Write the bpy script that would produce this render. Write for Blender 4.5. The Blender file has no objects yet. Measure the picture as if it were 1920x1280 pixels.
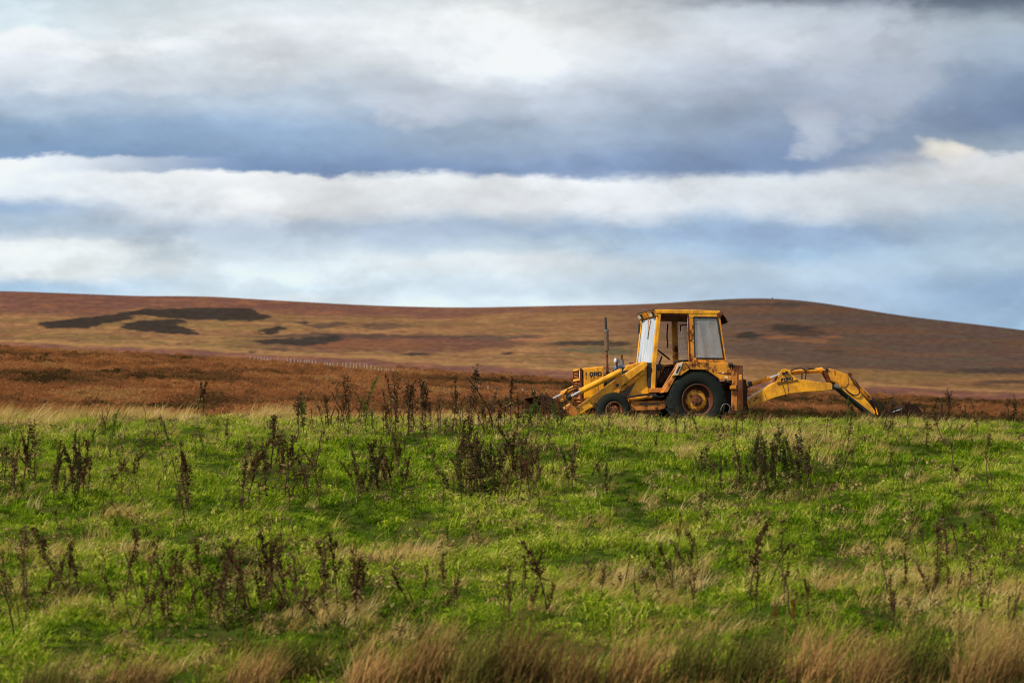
import bpy, bmesh, math, random
import numpy as np
from mathutils import Vector, Matrix

random.seed(7)
rng = np.random.default_rng(7)
C = bpy.context.scene.collection
R = math.radians

# ------------------------------------------------------------------ camera, light, sky
F = 5333.3                      # focal length in photograph pixels (1920 wide)
cam_d = bpy.data.cameras.new('camera')
cam_d.lens = 100.0; cam_d.sensor_width = 36.0
cam_d.clip_start = 0.1; cam_d.clip_end = 40000
cam_d.dof.use_dof = True
cam_d.dof.focus_distance = 66.0
cam_d.dof.aperture_fstop = 2.4
cam = bpy.data.objects.new('camera', cam_d); C.objects.link(cam)
cam.location = (0, 0, 0); cam.rotation_euler = (R(90), 0, 0)
sc = bpy.context.scene
sc.camera = cam
sc.view_settings.view_transform = 'Standard'
sc.view_settings.look = 'None'
sc.view_settings.exposure = 0.0
sc.view_settings.gamma = 1.0
sc.view_settings.use_curve_mapping = False
sc.cycles.filter_width = 1.0
sc.cycles.max_bounces = 6
sc.cycles.transparent_max_bounces = 12

SUN_DIR = Vector((-0.66, -0.50, 0.70)).normalized()      # towards the sun
sun_d = bpy.data.lights.new('sun', 'SUN'); sun_d.energy = 5.0; sun_d.angle = R(1.2); sun_d.color = (1.0, 0.93, 0.82)
sun = bpy.data.objects.new('sun', sun_d); C.objects.link(sun)
sun.rotation_euler = SUN_DIR.to_track_quat('Z', 'Y').to_euler()
sun.location = (-40, -20, 40)

def lin(c):
    return tuple((v/255/12.92) if v/255 <= 0.04045 else ((v/255+0.055)/1.055)**2.4 for v in c)

class NT:
    """small helper to write node trees"""
    def __init__(s, tree): s.t = tree; s.n = tree.nodes; s.l = tree.links
    def new(s, typ, **kw):
        n = s.n.new(typ)
        for k, v in kw.items(): setattr(n, k, v)
        return n
    def put(s, sock, v):
        if v is None: return
        if isinstance(v, bpy.types.NodeSocket): s.l.new(v, sock)
        else: sock.default_value = v
    def math(s, op, a, b=None, c=None, clamp=False):
        n = s.new('ShaderNodeMath', operation=op); n.use_clamp = clamp
        s.put(n.inputs[0], a); s.put(n.inputs[1], b); s.put(n.inputs[2], c)
        return n.outputs[0]
    def mix(s, f, a, b, mode='MIX'):
        n = s.new('ShaderNodeMix', data_type='RGBA', blend_type=mode)
        s.put(n.inputs[0], f)
        s.put(n.inputs[6], a if isinstance(a, bpy.types.NodeSocket) else (*a, 1) if len(a) == 3 else a)
        s.put(n.inputs[7], b if isinstance(b, bpy.types.NodeSocket) else (*b, 1) if len(b) == 3 else b)
        return n.outputs[2]
    def noise(s, vec, scale, detail=4, rough=0.55, out='Fac'):
        n = s.new('ShaderNodeTexNoise'); s.put(n.inputs['Vector'], vec)
        n.inputs['Scale'].default_value = scale; n.inputs['Detail'].default_value = detail; n.inputs['Roughness'].default_value = rough
        return n.outputs[out]
    def ramp(s, f, stops, interp='LINEAR'):
        n = s.new('ShaderNodeValToRGB'); r = n.color_ramp; r.interpolation = interp
        while len(r.elements) < len(stops): r.elements.new(0.5)
        for e, (p, c) in zip(r.elements, stops):
            e.position = p; e.color = (*c, 1) if len(c) == 3 else c
        s.put(n.inputs[0], f)
        return n.outputs[0]
    def smooth(s, v, a, b):
        n = s.new('ShaderNodeMapRange', interpolation_type='SMOOTHSTEP')
        s.put(n.inputs[0], v); n.inputs[1].default_value = a; n.inputs[2].default_value = b
        return n.outputs[0]
    def comb(s, x, y, z):
        n = s.new('ShaderNodeCombineXYZ'); s.put(n.inputs[0], x); s.put(n.inputs[1], y); s.put(n.inputs[2], z)
        return n.outputs[0]

w = bpy.data.worlds.new('World'); sc.world = w; w.use_nodes = True
T = NT(w.node_tree); T.n.clear()
tc = T.new('ShaderNodeTexCoord')
sep = T.new('ShaderNodeSeparateXYZ'); T.l.new(tc.outputs['Generated'], sep.inputs[0])
dx, dy, dz = sep.outputs
hor = T.math('SQRT', T.math('ADD', T.math('MULTIPLY', dx, dx), T.math('MULTIPLY', dy, dy)))
# azimuth and elevation of the direction, in units where the clouds seen here span about two
az = T.math('MULTIPLY', T.math('ARCTAN2', dx, dy), F/960)
el = T.math('MULTIPLY', T.math('DIVIDE', dz, T.math('MAXIMUM', hor, 0.02)), F/640)     # 0 horizon, 1 top of this stretch of sky
vec = T.comb(T.math('MULTIPLY', az, 1.0), T.math('MULTIPLY', el, 1.5), 0.0)
wn1 = T.noise(vec, 1.6, 3, 0.5)
wn2 = T.noise(vec, 6.0, 5, 0.6)
wn3 = T.noise(T.comb(az, el, 7.7), 9.0, 4, 0.6)
vecw = T.comb(T.math('MULTIPLY', az, 0.8), T.math('MULTIPLY', el, 3.0), 4.3)
warp = T.math('ADD', T.math('MULTIPLY', T.math('SUBTRACT', wn1, 0.5), 0.07), T.math('MULTIPLY', T.math('SUBTRACT', wn2, 0.5), 0.10))
elw = T.math('ADD', el, warp)
cols = {   # cloud layers from the top down (y in the photograph, colour)
 -1.0: [(0,(200,218,228)),(68,(208,224,233)),(84,(234,240,246)),(140,(222,230,240)),(200,(172,191,217)),(250,(122,150,194)),(296,(108,141,189)),(306,(236,243,249)),(365,(222,232,241)),(395,(140,170,212)),(420,(166,191,219)),(447,(200,216,232)),(456,(242,249,251)),(510,(234,243,248)),(538,(165,203,237))],
 -0.5: [(0,(220,232,238)),(60,(238,244,248)),(110,(226,235,243)),(180,(186,203,225)),(260,(126,154,199)),(322,(104,137,190)),(334,(246,250,252)),(388,(234,240,246)),(430,(190,207,229)),(460,(198,216,233)),(500,(216,232,241)),(540,(208,229,243)),(560,(224,240,249))],
  0.0: [(0,(232,238,240)),(40,(248,251,252)),(110,(235,240,244)),(190,(192,203,222)),(250,(150,166,199)),(324,(112,138,187)),(342,(236,241,246)),(385,(232,237,243)),(430,(164,189,221)),(460,(190,212,232)),(490,(230,240,246)),(550,(204,225,241)),(575,(222,241,251))],
  0.5: [(0,(122,128,150)),(30,(190,199,213)),(80,(206,212,224)),(150,(174,185,210)),(230,(136,151,187)),(312,(106,131,180)),(338,(222,230,238)),(385,(216,224,234)),(430,(148,178,216)),(475,(148,182,220)),(510,(184,209,233)),(560,(176,203,233))],
  1.0: [(0,(92,103,130)),(55,(160,172,191)),(100,(148,163,190)),(160,(110,130,168)),(230,(98,118,160)),(285,(140,156,180)),(310,(224,226,228)),(370,(200,210,223)),(440,(164,188,216)),(480,(174,199,223)),(540,(138,173,216)),(600,(150,186,224))],
}
outs = []
for a_, st in cols.items():
    def lift(y, c):
        k = min(1, max(0, (226-sum(c)/3)/60)) + (0.5 if 210 < y < 270 and a_ < 0.9 else 0)
        return tuple(min(255, v+q*k) for v, q in zip(c, (3, 7, 2)))
    stops = [(max(0.0, min(1.0, (640-y)/640)), lin(lift(y, c))) for y, c in reversed(st)]
    outs.append((a_, T.ramp(elw, stops, 'B_SPLINE' if False else 'EASE')))
# the same banks run on round the sky
azp = T.math('SUBTRACT', T.math('PINGPONG', T.math('ADD', T.math('ADD', az, 1.0), T.math('MULTIPLY', T.math('SUBTRACT', wn1, 0.5), 0.25)), 2.0), 1.0)
col = outs[0][1]
for i in range(1, 5):
    col = T.mix(T.smooth(azp, outs[i-1][0], outs[i][0]), col, outs[i][1])
def blob(x, y, rx, ry, c, amt):
    global col
    u = T.math('DIVIDE', T.math('SUBTRACT', az, (x-960)/960), rx/960)
    v = T.math('DIVIDE', T.math('SUBTRACT', elw, (640-y)/640), ry/640)
    u = T.math('ADD', u, T.math('MULTIPLY', T.math('SUBTRACT', wn2, 0.5), 2.4)); v = T.math('ADD', v, T.math('MULTIPLY', T.math('SUBTRACT', wn3, 0.5), 2.2))
    g = T.math('ADD', T.math('MULTIPLY', u, u), T.math('MULTIPLY', v, v))
    k = T.math('MULTIPLY', T.math('SUBTRACT', 1.0, T.smooth(g, 0.0, 1.6)), amt)
    col = T.mix(k, col, lin(c))
blob(1775, 290, 62, 30, (246, 240, 224), 0.9); blob(1850, 320, 150, 34, (224, 227, 232), 0.8)
blob(1525, 245, 52, 48, (192, 202, 218), 0.8)
blob(1640, 130, 130, 130, (184, 194, 210), 0.6)
blob(1560, 210, 120, 60, (160, 172, 198), 0.5)
blob(780, 190, 100, 45, (206, 214, 230), 0.7)
blob(600, 75, 220, 70, (232, 238, 245), 0.55)
blob(520, 372, 130, 34, (246, 248, 251), 0.8)
blob(110, 95, 230, 26, (240, 245, 249), 0.8)
blob(330, 150, 260, 30, (226, 234, 243), 0.5)
blob(130, 480, 200, 40, (240, 248, 250), 0.6)
blob(1480, 445, 260, 26, (140, 172, 214), 0.6)
blob(740, 440, 170, 20, (178, 198, 228), 0.6)
# fine billows
vb = T.comb(T.math('MULTIPLY', az, 1.0), T.math('MULTIPLY', el, 1.1), 9.0)
bl = T.math('ADD', T.noise(vb, 4.0, 6, 0.58), T.math('MULTIPLY', T.noise(vecw, 2.2, 4, 0.5), 0.8))
def dens(off):
    p_ = T.comb(T.math('ADD', T.math('MULTIPLY', az, 1.0), 3.1), T.math('MULTIPLY', T.math('ADD', el, off), 1.25), 2.2)
    return T.noise(p_, 2.2, 6, 0.5)
relief = T.math('MULTIPLY', T.math('SUBTRACT', dens(0.0), dens(0.075)), 0.85)
rel2 = T.math('SUBTRACT', T.noise(T.comb(T.math('MULTIPLY', az, 1.0), T.math('MULTIPLY', el, 1.2), 5.5), 7.5, 5, 0.6), T.noise(T.comb(T.math('MULTIPLY', az, 1.0), T.math('MULTIPLY', T.math('ADD', el, 0.02), 1.2), 5.5), 7.5, 5, 0.6))
relief = T.math('ADD', relief, T.math('MULTIPLY', rel2, 0.26))
puff_n = T.noise(T.comb(T.math('MULTIPLY', az, 1.0), T.math('MULTIPLY', el, 1.25), 12.7), 3.4, 7, 0.58)
puff = T.math('MULTIPLY', T.math('SUBTRACT', T.smooth(puff_n, 0.47, 0.575), 0.5), T.math('MULTIPLY', T.smooth(wn1, 0.3, 0.62), 0.15))
relief = T.math('ADD', relief, puff)
gain = T.math('ADD', T.math('ADD', 0.97, relief), T.math('MULTIPLY', T.math('SUBTRACT', bl, 0.88), 0.40))
hsv = T.new('ShaderNodeHueSaturation'); T.put(hsv.inputs['Color'], col); T.put(hsv.inputs['Value'], gain); hsv.inputs['Saturation'].default_value = 0.86
# higher up: an even broken deck of grey and white cloud
hi = T.ramp(T.noise(tc.outputs['Generated'], 3.2, 6, 0.55), [(0.3, lin((150,164,188))), (0.55, lin((205,213,224))), (0.75, lin((240,243,246)))])
capped = T.mix(1.0, hsv.outputs[0], (0.93, 0.955, 0.97), 'DARKEN')
cloud = T.mix(T.smooth(el, 1.05, 1.9), capped, hi)
sky = T.new('ShaderNodeTexSky', sky_type='NISHITA'); sky.sun_disc = False
sky.sun_elevation = math.asin(SUN_DIR.z); sky.sun_rotation = math.atan2(SUN_DIR.x, SUN_DIR.y)
bg1 = T.new('ShaderNodeBackground'); T.l.new(sky.outputs[0], bg1.inputs[0]); bg1.inputs[1].default_value = 0.08
bg2 = T.new('ShaderNodeBackground'); T.put(bg2.inputs[0], cloud); bg2.inputs[1].default_value = 1.0
mx = T.new('ShaderNodeMixShader'); mx.inputs[0].default_value = 0.95
T.l.new(bg1.outputs[0], mx.inputs[1]); T.l.new(bg2.outputs[0], mx.inputs[2])
wo = T.new('ShaderNodeOutputWorld'); T.l.new(mx.outputs[0], wo.inputs[0])
w.cycles.sampling_method = 'MANUAL'; w.cycles.sample_map_resolution = 1024

# ------------------------------------------------------------------ numeric helpers
def hash2(ix, iy, seed):
    h = (ix.astype(np.int64)*374761393 + iy.astype(np.int64)*668265263 + seed*974634777) & 0x7fffffff
    h = ((h ^ (h >> 13)) * 1274126177) & 0x7fffffff
    h = h ^ (h >> 16)
    return (h & 0xffff) / 65535.0
def vnoise(x, y, seed=0):
    x = np.asarray(x, float); y = np.asarray(y, float)
    ix = np.floor(x); iy = np.floor(y); fx = x-ix; fy = y-iy
    fx = fx*fx*(3-2*fx); fy = fy*fy*(3-2*fy)
    a = hash2(ix, iy, seed); b = hash2(ix+1, iy, seed); c = hash2(ix, iy+1, seed); d = hash2(ix+1, iy+1, seed)
    return (a*(1-fx)+b*fx)*(1-fy)+(c*(1-fx)+d*fx)*fy
def fbm(x, y, oct=4, seed=0):
    s = 0; a = 0.5; n = 0
    for o in range(oct):
        s = s + a*vnoise(x*2**o, y*2**o, seed+o*17); n += a; a *= 0.5
    return s/n
def sstep(v, a, b):
    t = np.clip((v-a)/(b-a), 0, 1); return t*t*(3-2*t)
def interp(x, pts):
    return np.interp(x, [p[0] for p in pts], [p[1] for p in pts])

# ------------------------------------------------------------------ materials
def new_mat(name):
    m = bpy.data.materials.new(name); m.use_nodes = True
    t = NT(m.node_tree); t.n.clear()
    o = t.new('ShaderNodeOutputMaterial')
    return m, t, o
def principled(t, o, **kw):
    b = t.new('ShaderNodeBsdfPrincipled')
    for k, v in kw.items():
        if isinstance(v, tuple) and len(v) == 3: v = (*v, 1)
        t.put(b.inputs[k], v)
    t.l.new(b.outputs[0], o.inputs[0])
    return b
def matte(t, o, c, nrm=None):
    b = t.new('ShaderNodeBsdfDiffuse'); t.put(b.inputs[0], c)
    if nrm is not None: t.l.new(nrm, b.inputs['Normal'])
    t.l.new(b.outputs[0], o.inputs[0])
def paint(name, base, rust=0.5, rough=0.45, dirt=(0.20, 0.075, 0.02), metallic=0.0, scale=1.0, spec=0.4):
    """sun-bleached paint with chips, rust blotches and vertical rust runs"""
    m, t, o = new_mat(name)
    co = t.new('ShaderNodeTexCoord').outputs['Object']
    mp = t.new('ShaderNodeMapping'); t.l.new(co, mp.inputs[0]); mp.inputs['Scale'].default_value = (1, 1, 0.22)
    run = t.noise(mp.outputs[0], 9*scale, 4, 0.6)
    blot = t.noise(co, 2.6*scale, 6, 0.68)
    fine = t.noise(co, 17*scale, 4, 0.7)
    k = t.math('ADD', t.math('MULTIPLY', blot, 0.62), t.math('ADD', t.math('MULTIPLY', fine, 0.22), t.math('MULTIPLY', run, 0.22)))
    chip = t.smooth(k, 0.66-0.16*rust, 0.71-0.13*rust)
    fade = t.smooth(k, 0.44-0.1*rust, 0.70-0.1*rust)
    c = t.mix(t.math('MULTIPLY', t.smooth(t.noise(co, 1.3*scale, 3), 0.3, 0.75), 0.5), base, tuple(v*0.72 for v in base))
    c = t.mix(t.math('MULTIPLY', fade, 0.65), c, dirt)
    rc = t.mix(t.noise(co, 30*scale, 3), (0.035, 0.014, 0.009), (0.15, 0.048, 0.017))
    c = t.mix(chip, c, rc)
    rg = t.math('ADD', rough, t.math('MULTIPLY', chip, 0.4))
    bp = t.new('ShaderNodeBump'); bp.inputs['Strength'].default_value = 0.25; bp.inputs['Distance'].default_value = 0.01
    t.l.new(k, bp.inputs['Height'])
    principled(t, o, **{'Base Color': c, 'Roughness': rg, 'Metallic': metallic, 'Normal': bp.outputs[0], 'Specular IOR Level': t.math('SUBTRACT', spec, t.math('MULTIPLY', chip, spec*0.8))})
    return m
def plain(name, c, rough=0.6, metallic=0.0, var=0.3, scale=12, spec=0.4):
    m, t, o = new_mat(name)
    co = t.new('ShaderNodeTexCoord').outputs['Object']
    cc = t.mix(t.noise(co, scale, 5, 0.65), tuple(v*(1-var) for v in c), tuple(min(1, v*(1+var)) for v in c))
    b_ = principled(t, o, **{'Base Color': cc, 'Roughness': rough, 'Metallic': metallic}); b_.inputs['Specular IOR Level'].default_value = spec
    return m
YEL = paint('yellow paint', (0.93, 0.40, 0.006), 0.34)
YEL2 = paint('weathered yellow paint', (0.88, 0.335, 0.006), 0.66)
ORG = paint('rusty orange paint', (0.60, 0.20, 0.018), 0.85, 0.55)
RST = paint('rusted steel', (0.17, 0.055, 0.02), 1.2, 0.75, dirt=(0.09, 0.03, 0.014))
REDR = paint('dark red inner panel', (0.12, 0.025, 0.012), 0.8, 0.7, dirt=(0.06, 0.02, 0.012))
BRN = paint('old brown steel', (0.055, 0.026, 0.015), 0.8, 0.9, dirt=(0.04, 0.018, 0.011), spec=0.12)
RUB = plain('perished rubber', (0.010, 0.012, 0.0095), 0.8, 0, 0.6, 5, 0.15)
BLK = plain('black trim', (0.012, 0.011, 0.011), 0.6)
ENG = plain('oily engine iron', (0.028, 0.022, 0.018), 0.65, 0, 0.8, 9)
CHR = plain('worn chrome rod', (0.75, 0.74, 0.73), 0.28, 0.85, 0.12, 20)
GRY = plain('dull galvanised metal', (0.13, 0.125, 0.12), 0.6, 0.2, 0.4, 18)
MUF = plain('heat browned muffler', (0.125, 0.075, 0.042), 0.65, 0.2, 0.5, 14)
WHT = plain('chalky white', (0.7, 0.69, 0.66), 0.7)
DEC = plain('black lettering', (0.012, 0.011, 0.010), 0.55, 0, 0.2)
CLR = plain('lamp lens', (0.62, 0.60, 0.55), 0.2, 0, 0.2)
def glass(name, refl, dirt, dcol=(0.6, 0.62, 0.62)):
    m, t, o = new_mat(name)
    co = t.new('ShaderNodeTexCoord').outputs['Object']
    tr = t.new('ShaderNodeBsdfTransparent'); tr.inputs[0].default_value = (0.97, 0.985, 0.98, 1)
    gl = t.new('ShaderNodeBsdfGlossy'); gl.inputs['Roughness'].default_value = 0.06
    df = t.new('ShaderNodeBsdfDiffuse'); df.inputs[0].default_value = (*dcol, 1)
    fr = t.new('ShaderNodeFresnel'); fr.inputs[0].default_value = 1.5
    f = t.math('ADD', t.math('MULTIPLY', fr.outputs[0], refl), 0.02, clamp=True)
    a = t.new('ShaderNodeMixShader'); t.put(a.inputs[0], f); t.l.new(tr.outputs[0], a.inputs[1]); t.l.new(gl.outputs[0], a.inputs[2])
    mp = t.new('ShaderNodeMapping'); t.l.new(co, mp.inputs[0]); mp.inputs['Scale'].default_value = (1, 1, 0.25)
    n = t.math('MULTIPLY', t.math('ADD', 0.45, t.math('MULTIPLY', t.smooth(t.noise(mp.outputs[0], 6, 6, 0.7), 0.3, 0.85), 0.55)), dirt)
    b = t.new('ShaderNodeMixShader'); t.put(b.inputs[0], n); t.l.new(a.outputs[0], b.inputs[1]); t.l.new(df.outputs[0], b.inputs[2])
    t.l.new(b.outputs[0], o.inputs[0])
    return m
GLW = glass('grimy windscreen glass', 2.4, 0.62, (0.78, 0.82, 0.84))
GLS = glass('dusty side glass', 0.8, 0.20, (0.90, 0.86, 0.83))

def leaf_mat(name, stops, transl=0.35, jit=0.55, attr='tint'):
    """foliage: colour runs along a ramp by each tuft's own tint plus a little noise"""
    m, t, o = new_mat(name)
    at = t.new('ShaderNodeAttribute', attribute_type='INSTANCER', attribute_name=attr)
    g = t.new('ShaderNodeNewGeometry')
    v = t.math('ADD', at.outputs['Fac'], t.math('MULTIPLY', t.math('SUBTRACT', g.outputs['Random Per Island'], 0.5), jit))
    c = t.ramp(v, stops)
    df = t.new('ShaderNodeBsdfDiffuse'); t.put(df.inputs[0], c)
    tl = t.new('ShaderNodeBsdfTranslucent'); t.put(tl.inputs[0], c)
    mxx = t.new('ShaderNodeMixShader'); mxx.inputs[0].default_value = transl*0.75
    t.l.new(df.outputs[0], mxx.inputs[1]); t.l.new(tl.outputs[0], mxx.inputs[2]); t.l.new(mxx.outputs[0], o.inputs[0])
    return m
GRASS = leaf_mat('field grass', [(0.0, (0.012, 0.028, 0.003)), (0.22, (0.058, 0.115, 0.005)), (0.48, (0.158, 0.255, 0.010)), (0.72, (0.320, 0.375, 0.020)), (0.88, (0.43, 0.40, 0.07)), (1.0, (0.52, 0.43, 0.15))], 0.35, 0.42)
STRAW = leaf_mat('bleached grass', [(0.0, (0.14, 0.14, 0.015)), (0.35, (0.34, 0.235, 0.055)), (0.7, (0.54, 0.37, 0.12)), (1.0, (0.70, 0.52, 0.24))])
HEATH = leaf_mat('heather', [(0.0, (0.045, 0.030, 0.010)), (0.25, (0.155, 0.076, 0.028)), (0.55, (0.275, 0.112, 0.041)), (0.8, (0.37, 0.155, 0.053)), (1.0, (0.36, 0.19, 0.065))], 0.7, 0.12)
def veg(name, c1, c2, transl=0.25):
    m, t, o = new_mat(name)
    oi = t.new('ShaderNodeObjectInfo'); g = t.new('ShaderNodeNewGeometry')
    v = t.math('ADD', t.math('MULTIPLY', oi.outputs['Random'], 0.55), t.math('MULTIPLY', g.outputs['Random Per Island'], 0.45))
    c = t.mix(v, c1, c2)
    df = t.new('ShaderNodeBsdfDiffuse'); t.put(df.inputs[0], c)
    tl = t.new('ShaderNodeBsdfTranslucent'); t.put(tl.inputs[0], c)
    mxx = t.new('ShaderNodeMixShader'); mxx.inputs[0].default_value = transl
    t.l.new(df.outputs[0], mxx.inputs[1]); t.l.new(tl.outputs[0], mxx.inputs[2]); t.l.new(mxx.outputs[0], o.inputs[0])
    return m
V_STEM = veg('dead stem', (0.030, 0.018, 0.010), (0.10, 0.058, 0.030), 0)
V_SEED = veg('dry dock seed', (0.016, 0.009, 0.006), (0.105, 0.054, 0.024))
V_RED = veg('red dock seed', (0.13, 0.022, 0.012), (0.22, 0.045, 0.02))
V_LEAF = veg('withered leaf', (0.07, 0.050, 0.018), (0.24, 0.175, 0.060))
V_DGRN = veg('dull green leaf', (0.014, 0.020, 0.006), (0.060, 0.066, 0.020))
V_GRN = veg('green leaf', (0.05, 0.10, 0.015), (0.14, 0.19, 0.03))
V_FLUF = veg('thistle down', (0.09, 0.065, 0.035), (0.30, 0.22, 0.13))
V_RUSH = veg('rush blade', (0.05, 0.030, 0.010), (0.55, 0.31, 0.11))
V_RUSHG = veg('green rush blade', (0.045, 0.055, 0.010), (0.15, 0.13, 0.03))

# ------------------------------------------------------------------ object helpers
def link(name, me, mat=None, parent=None):
    o = bpy.data.objects.new(name, me); C.objects.link(o)
    if mat is not None and len(me.materials) == 0: me.materials.append(mat)
    if parent: o.parent = parent
    return o
def mesh_np(name, verts, faces):
    me = bpy.data.meshes.new(name)
    me.from_pydata([tuple(v) for v in verts] if not isinstance(verts, np.ndarray) else verts.tolist(), [], faces if isinstance(faces, list) else faces.tolist())
    me.update()
    return me
def grid_mesh(name, X, Y, Z):
    nr, nc = X.shape
    v = np.stack([X, Y, Z], -1).reshape(-1, 3)
    i = np.arange(nr*nc).reshape(nr, nc)
    f = np.stack([i[:-1, :-1], i[:-1, 1:], i[1:, 1:], i[1:, :-1]], -1).reshape(-1, 4)
    me = bpy.data.meshes.new(name)
    me.vertices.add(len(v)); me.vertices.foreach_set('co', v.astype(np.float32).ravel())
    me.loops.add(f.size); me.loops.foreach_set('vertex_index', f.astype(np.int32).ravel())
    me.polygons.add(len(f)); me.polygons.foreach_set('loop_start', np.arange(0, f.size, 4, dtype=np.int32)); me.polygons.foreach_set('loop_total', np.full(len(f), 4, np.int32))
    me.polygons.foreach_set('use_smooth', np.ones(len(f), bool))
    me.update(calc_edges=True); me.validate()
    return me
def set_col(me, rgb, name='veg'):
    a = me.color_attributes.new(name, 'FLOAT_COLOR', 'POINT')
    c = np.concatenate([rgb, np.ones((len(rgb), 1))], 1).astype(np.float32)
    a.data.foreach_set('color', c.ravel())
def thing(name, label, cat, loc=(0, 0, 0), group=None, rot=(0, 0, 0)):
    o = bpy.data.objects.new(name, None); C.objects.link(o); o.empty_display_size = 0.2
    o.location = loc; o.rotation_euler = rot; o['label'] = label; o['category'] = cat
    if group: o['group'] = group
    return o

# ------------------------------------------------------------------ ground: field, moor, hills
def field_z(x, d):
    x = np.asarray(x, float); d = np.asarray(d, float)
    k = np.minimum(d, 63.5)
    z = -1.8 - 0.00147*(63.5-k)**2
    e = np.maximum(d-63.5, 0)
    z = z - 0.095*np.where(e < 2, e*e/4, e-1)
    bank = -1.75 - 0.17*np.maximum(0, d-8)
    z = np.where(d < 27, np.maximum(z, bank), z)
    amp = sstep(d, 26, 32)*(1-0.6*sstep(d, 56, 64))
    z = z + amp*(0.24*(fbm(x*0.55+3, d*0.42, 3, 5)-0.5) + 0.32*(fbm(x*1.6, d*1.0, 2, 9)-0.5))
    z = z + 0.06*(fbm(x*0.14+7, d*0.05, 2, 3)-0.5) - 0.006*x*sstep(d, 40, 60)
    return z
def ground_at(px, py):
    """the point of the field seen at a photograph pixel (nearest hit along the ray)"""
    ds = np.linspace(26, 69, 900)
    gx = (px-960)/F*ds
    ray = (640-py)/F*ds
    below = ray <= field_z(gx, ds)
    i = int(np.argmax(below)) if below.any() else int(np.argmin(ray-field_z(gx, ds)))
    d = ds[i]
    return float(gx[i]), float(d), float(field_z(gx[i], d))

def soil_mat():
    m, t, o = new_mat('turf and litter')
    co = t.new('ShaderNodeTexCoord').outputs['Object']
    a = t.noise(co, 1.1, 5, 0.6); b = t.noise(co, 14, 4, 0.7)
    c = t.mix(t.smooth(a, 0.35, 0.65), (0.038, 0.070, 0.006), (0.070, 0.075, 0.016))
    c = t.mix(t.math('MULTIPLY', b, 0.6), c, (0.03, 0.03, 0.008))
    matte(t, o, c)
    return m
ys = np.concatenate([np.linspace(-30, 25, 40), np.linspace(25.3, 70, 200), np.linspace(70.6, 112, 60)])
xs = np.concatenate([np.linspace(-70, -14, 40), np.linspace(-13.8, 15, 140), np.linspace(15.4, 70, 40)])
Xg, Yg = np.meshgrid(xs, ys)
field = link('field', grid_mesh('field', Xg, Yg, field_z(Xg, Yg)), soil_mat()); field['kind'] = 'structure'

MOOR_E = [(-700, 640), (0, 655), (320, 669), (640, 689), (800, 699), (1040, 712), (1300, 727), (1600, 743), (1920, 757), (2600, 775)]
SKYL = [(-700, 548), (0, 545), (160, 551), (280, 556), (380, 554), (430, 558), (570, 566), (700, 573), (860, 577), (960, 575), (1100, 572), (1200, 571), (1280, 566), (1360, 560), (1440, 558), (1500, 562), (1560, 570), (1640, 584), (1720, 596), (1800, 604), (1920, 619), (2100, 640), (2600, 652)]
D_M0, D_M1, D_S = 78.0, 420.0, 3300.0
def moor_z(px, d):
    zE = -(interp(px, MOOR_E)-640)/F*D_M1
    t = (d-D_M0)/(D_M1-D_M0)
    z0 = -3.25
    z = z0 + (zE-z0)*t
    x = (px-960)/F*d
    z = z + 0.5*(fbm(x/9+5, d/14, 3, 21)-0.5)*sstep(d, 85, 120) + 0.35*(fbm(x/3, d/5, 2, 31)-0.5)*(1-sstep(d, 250, 420))
    return z
pxs = np.concatenate([np.linspace(-2600, -160, 60), np.linspace(-150, 2070, 380), np.linspace(2080, 4500, 60)])
ds = np.geomspace(D_M0, D_M1+40, 230)
PX, DD = np.meshgrid(pxs, ds)
XM = (PX-960)/F*DD
ZM = moor_z(PX, np.minimum(DD, D_M1)) - np.maximum(DD-D_M1, 0)*0.04
def moor_mat():
    m, t, o = new_mat('heather moor')
    co = t.new('ShaderNodeTexCoord').outputs['Object']
    at = t.new('ShaderNodeVertexColor', layer_name='veg')
    n1 = t.noise(co, 0.35, 6, 0.65); n2 = t.noise(co, 1.4, 5, 0.7)
    k = t.math('ADD', t.math('MULTIPLY', n1, 0.6), t.math('MULTIPLY', n2, 0.5))
    c = t.mix(t.smooth(k, 0.38, 0.70), at.outputs[0], (0.045, 0.022, 0.010))
    c = t.mix(t.math('MULTIPLY', t.smooth(n2, 0.5, 0.8), 0.5), c, (0.40, 0.19, 0.055))
    bp = t.new('ShaderNodeBump'); bp.inputs['Strength'].default_value = 0.8; bp.inputs['Distance'].default_value = 0.4; t.l.new(k, bp.inputs['Height'])
    matte(t, o, c, bp.outputs[0])
    return m
me = grid_mesh('moor', XM, DD, ZM)
n = fbm(XM/16, DD/30, 4, 41).reshape(-1); t_ = sstep(DD, 250, 420).reshape(-1)
base = np.array((0.17, 0.070, 0.025)); orange = np.array((0.27, 0.085, 0.020)); purp = np.array((0.19, 0.095, 0.065))
rgb = base[None]*(1-t_[:, None]) + orange[None]*t_[:, None]
rgb = rgb*(0.7+0.6*n[:, None])
rr = sstep(PX, 1250, 1700).reshape(-1)[:, None]
rgb = rgb*(1-rr*0.5) + purp*rr*0.5
set_col(me, rgb)
moor = link('moor', me, moor_mat()); moor['kind'] = 'structure'

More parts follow.
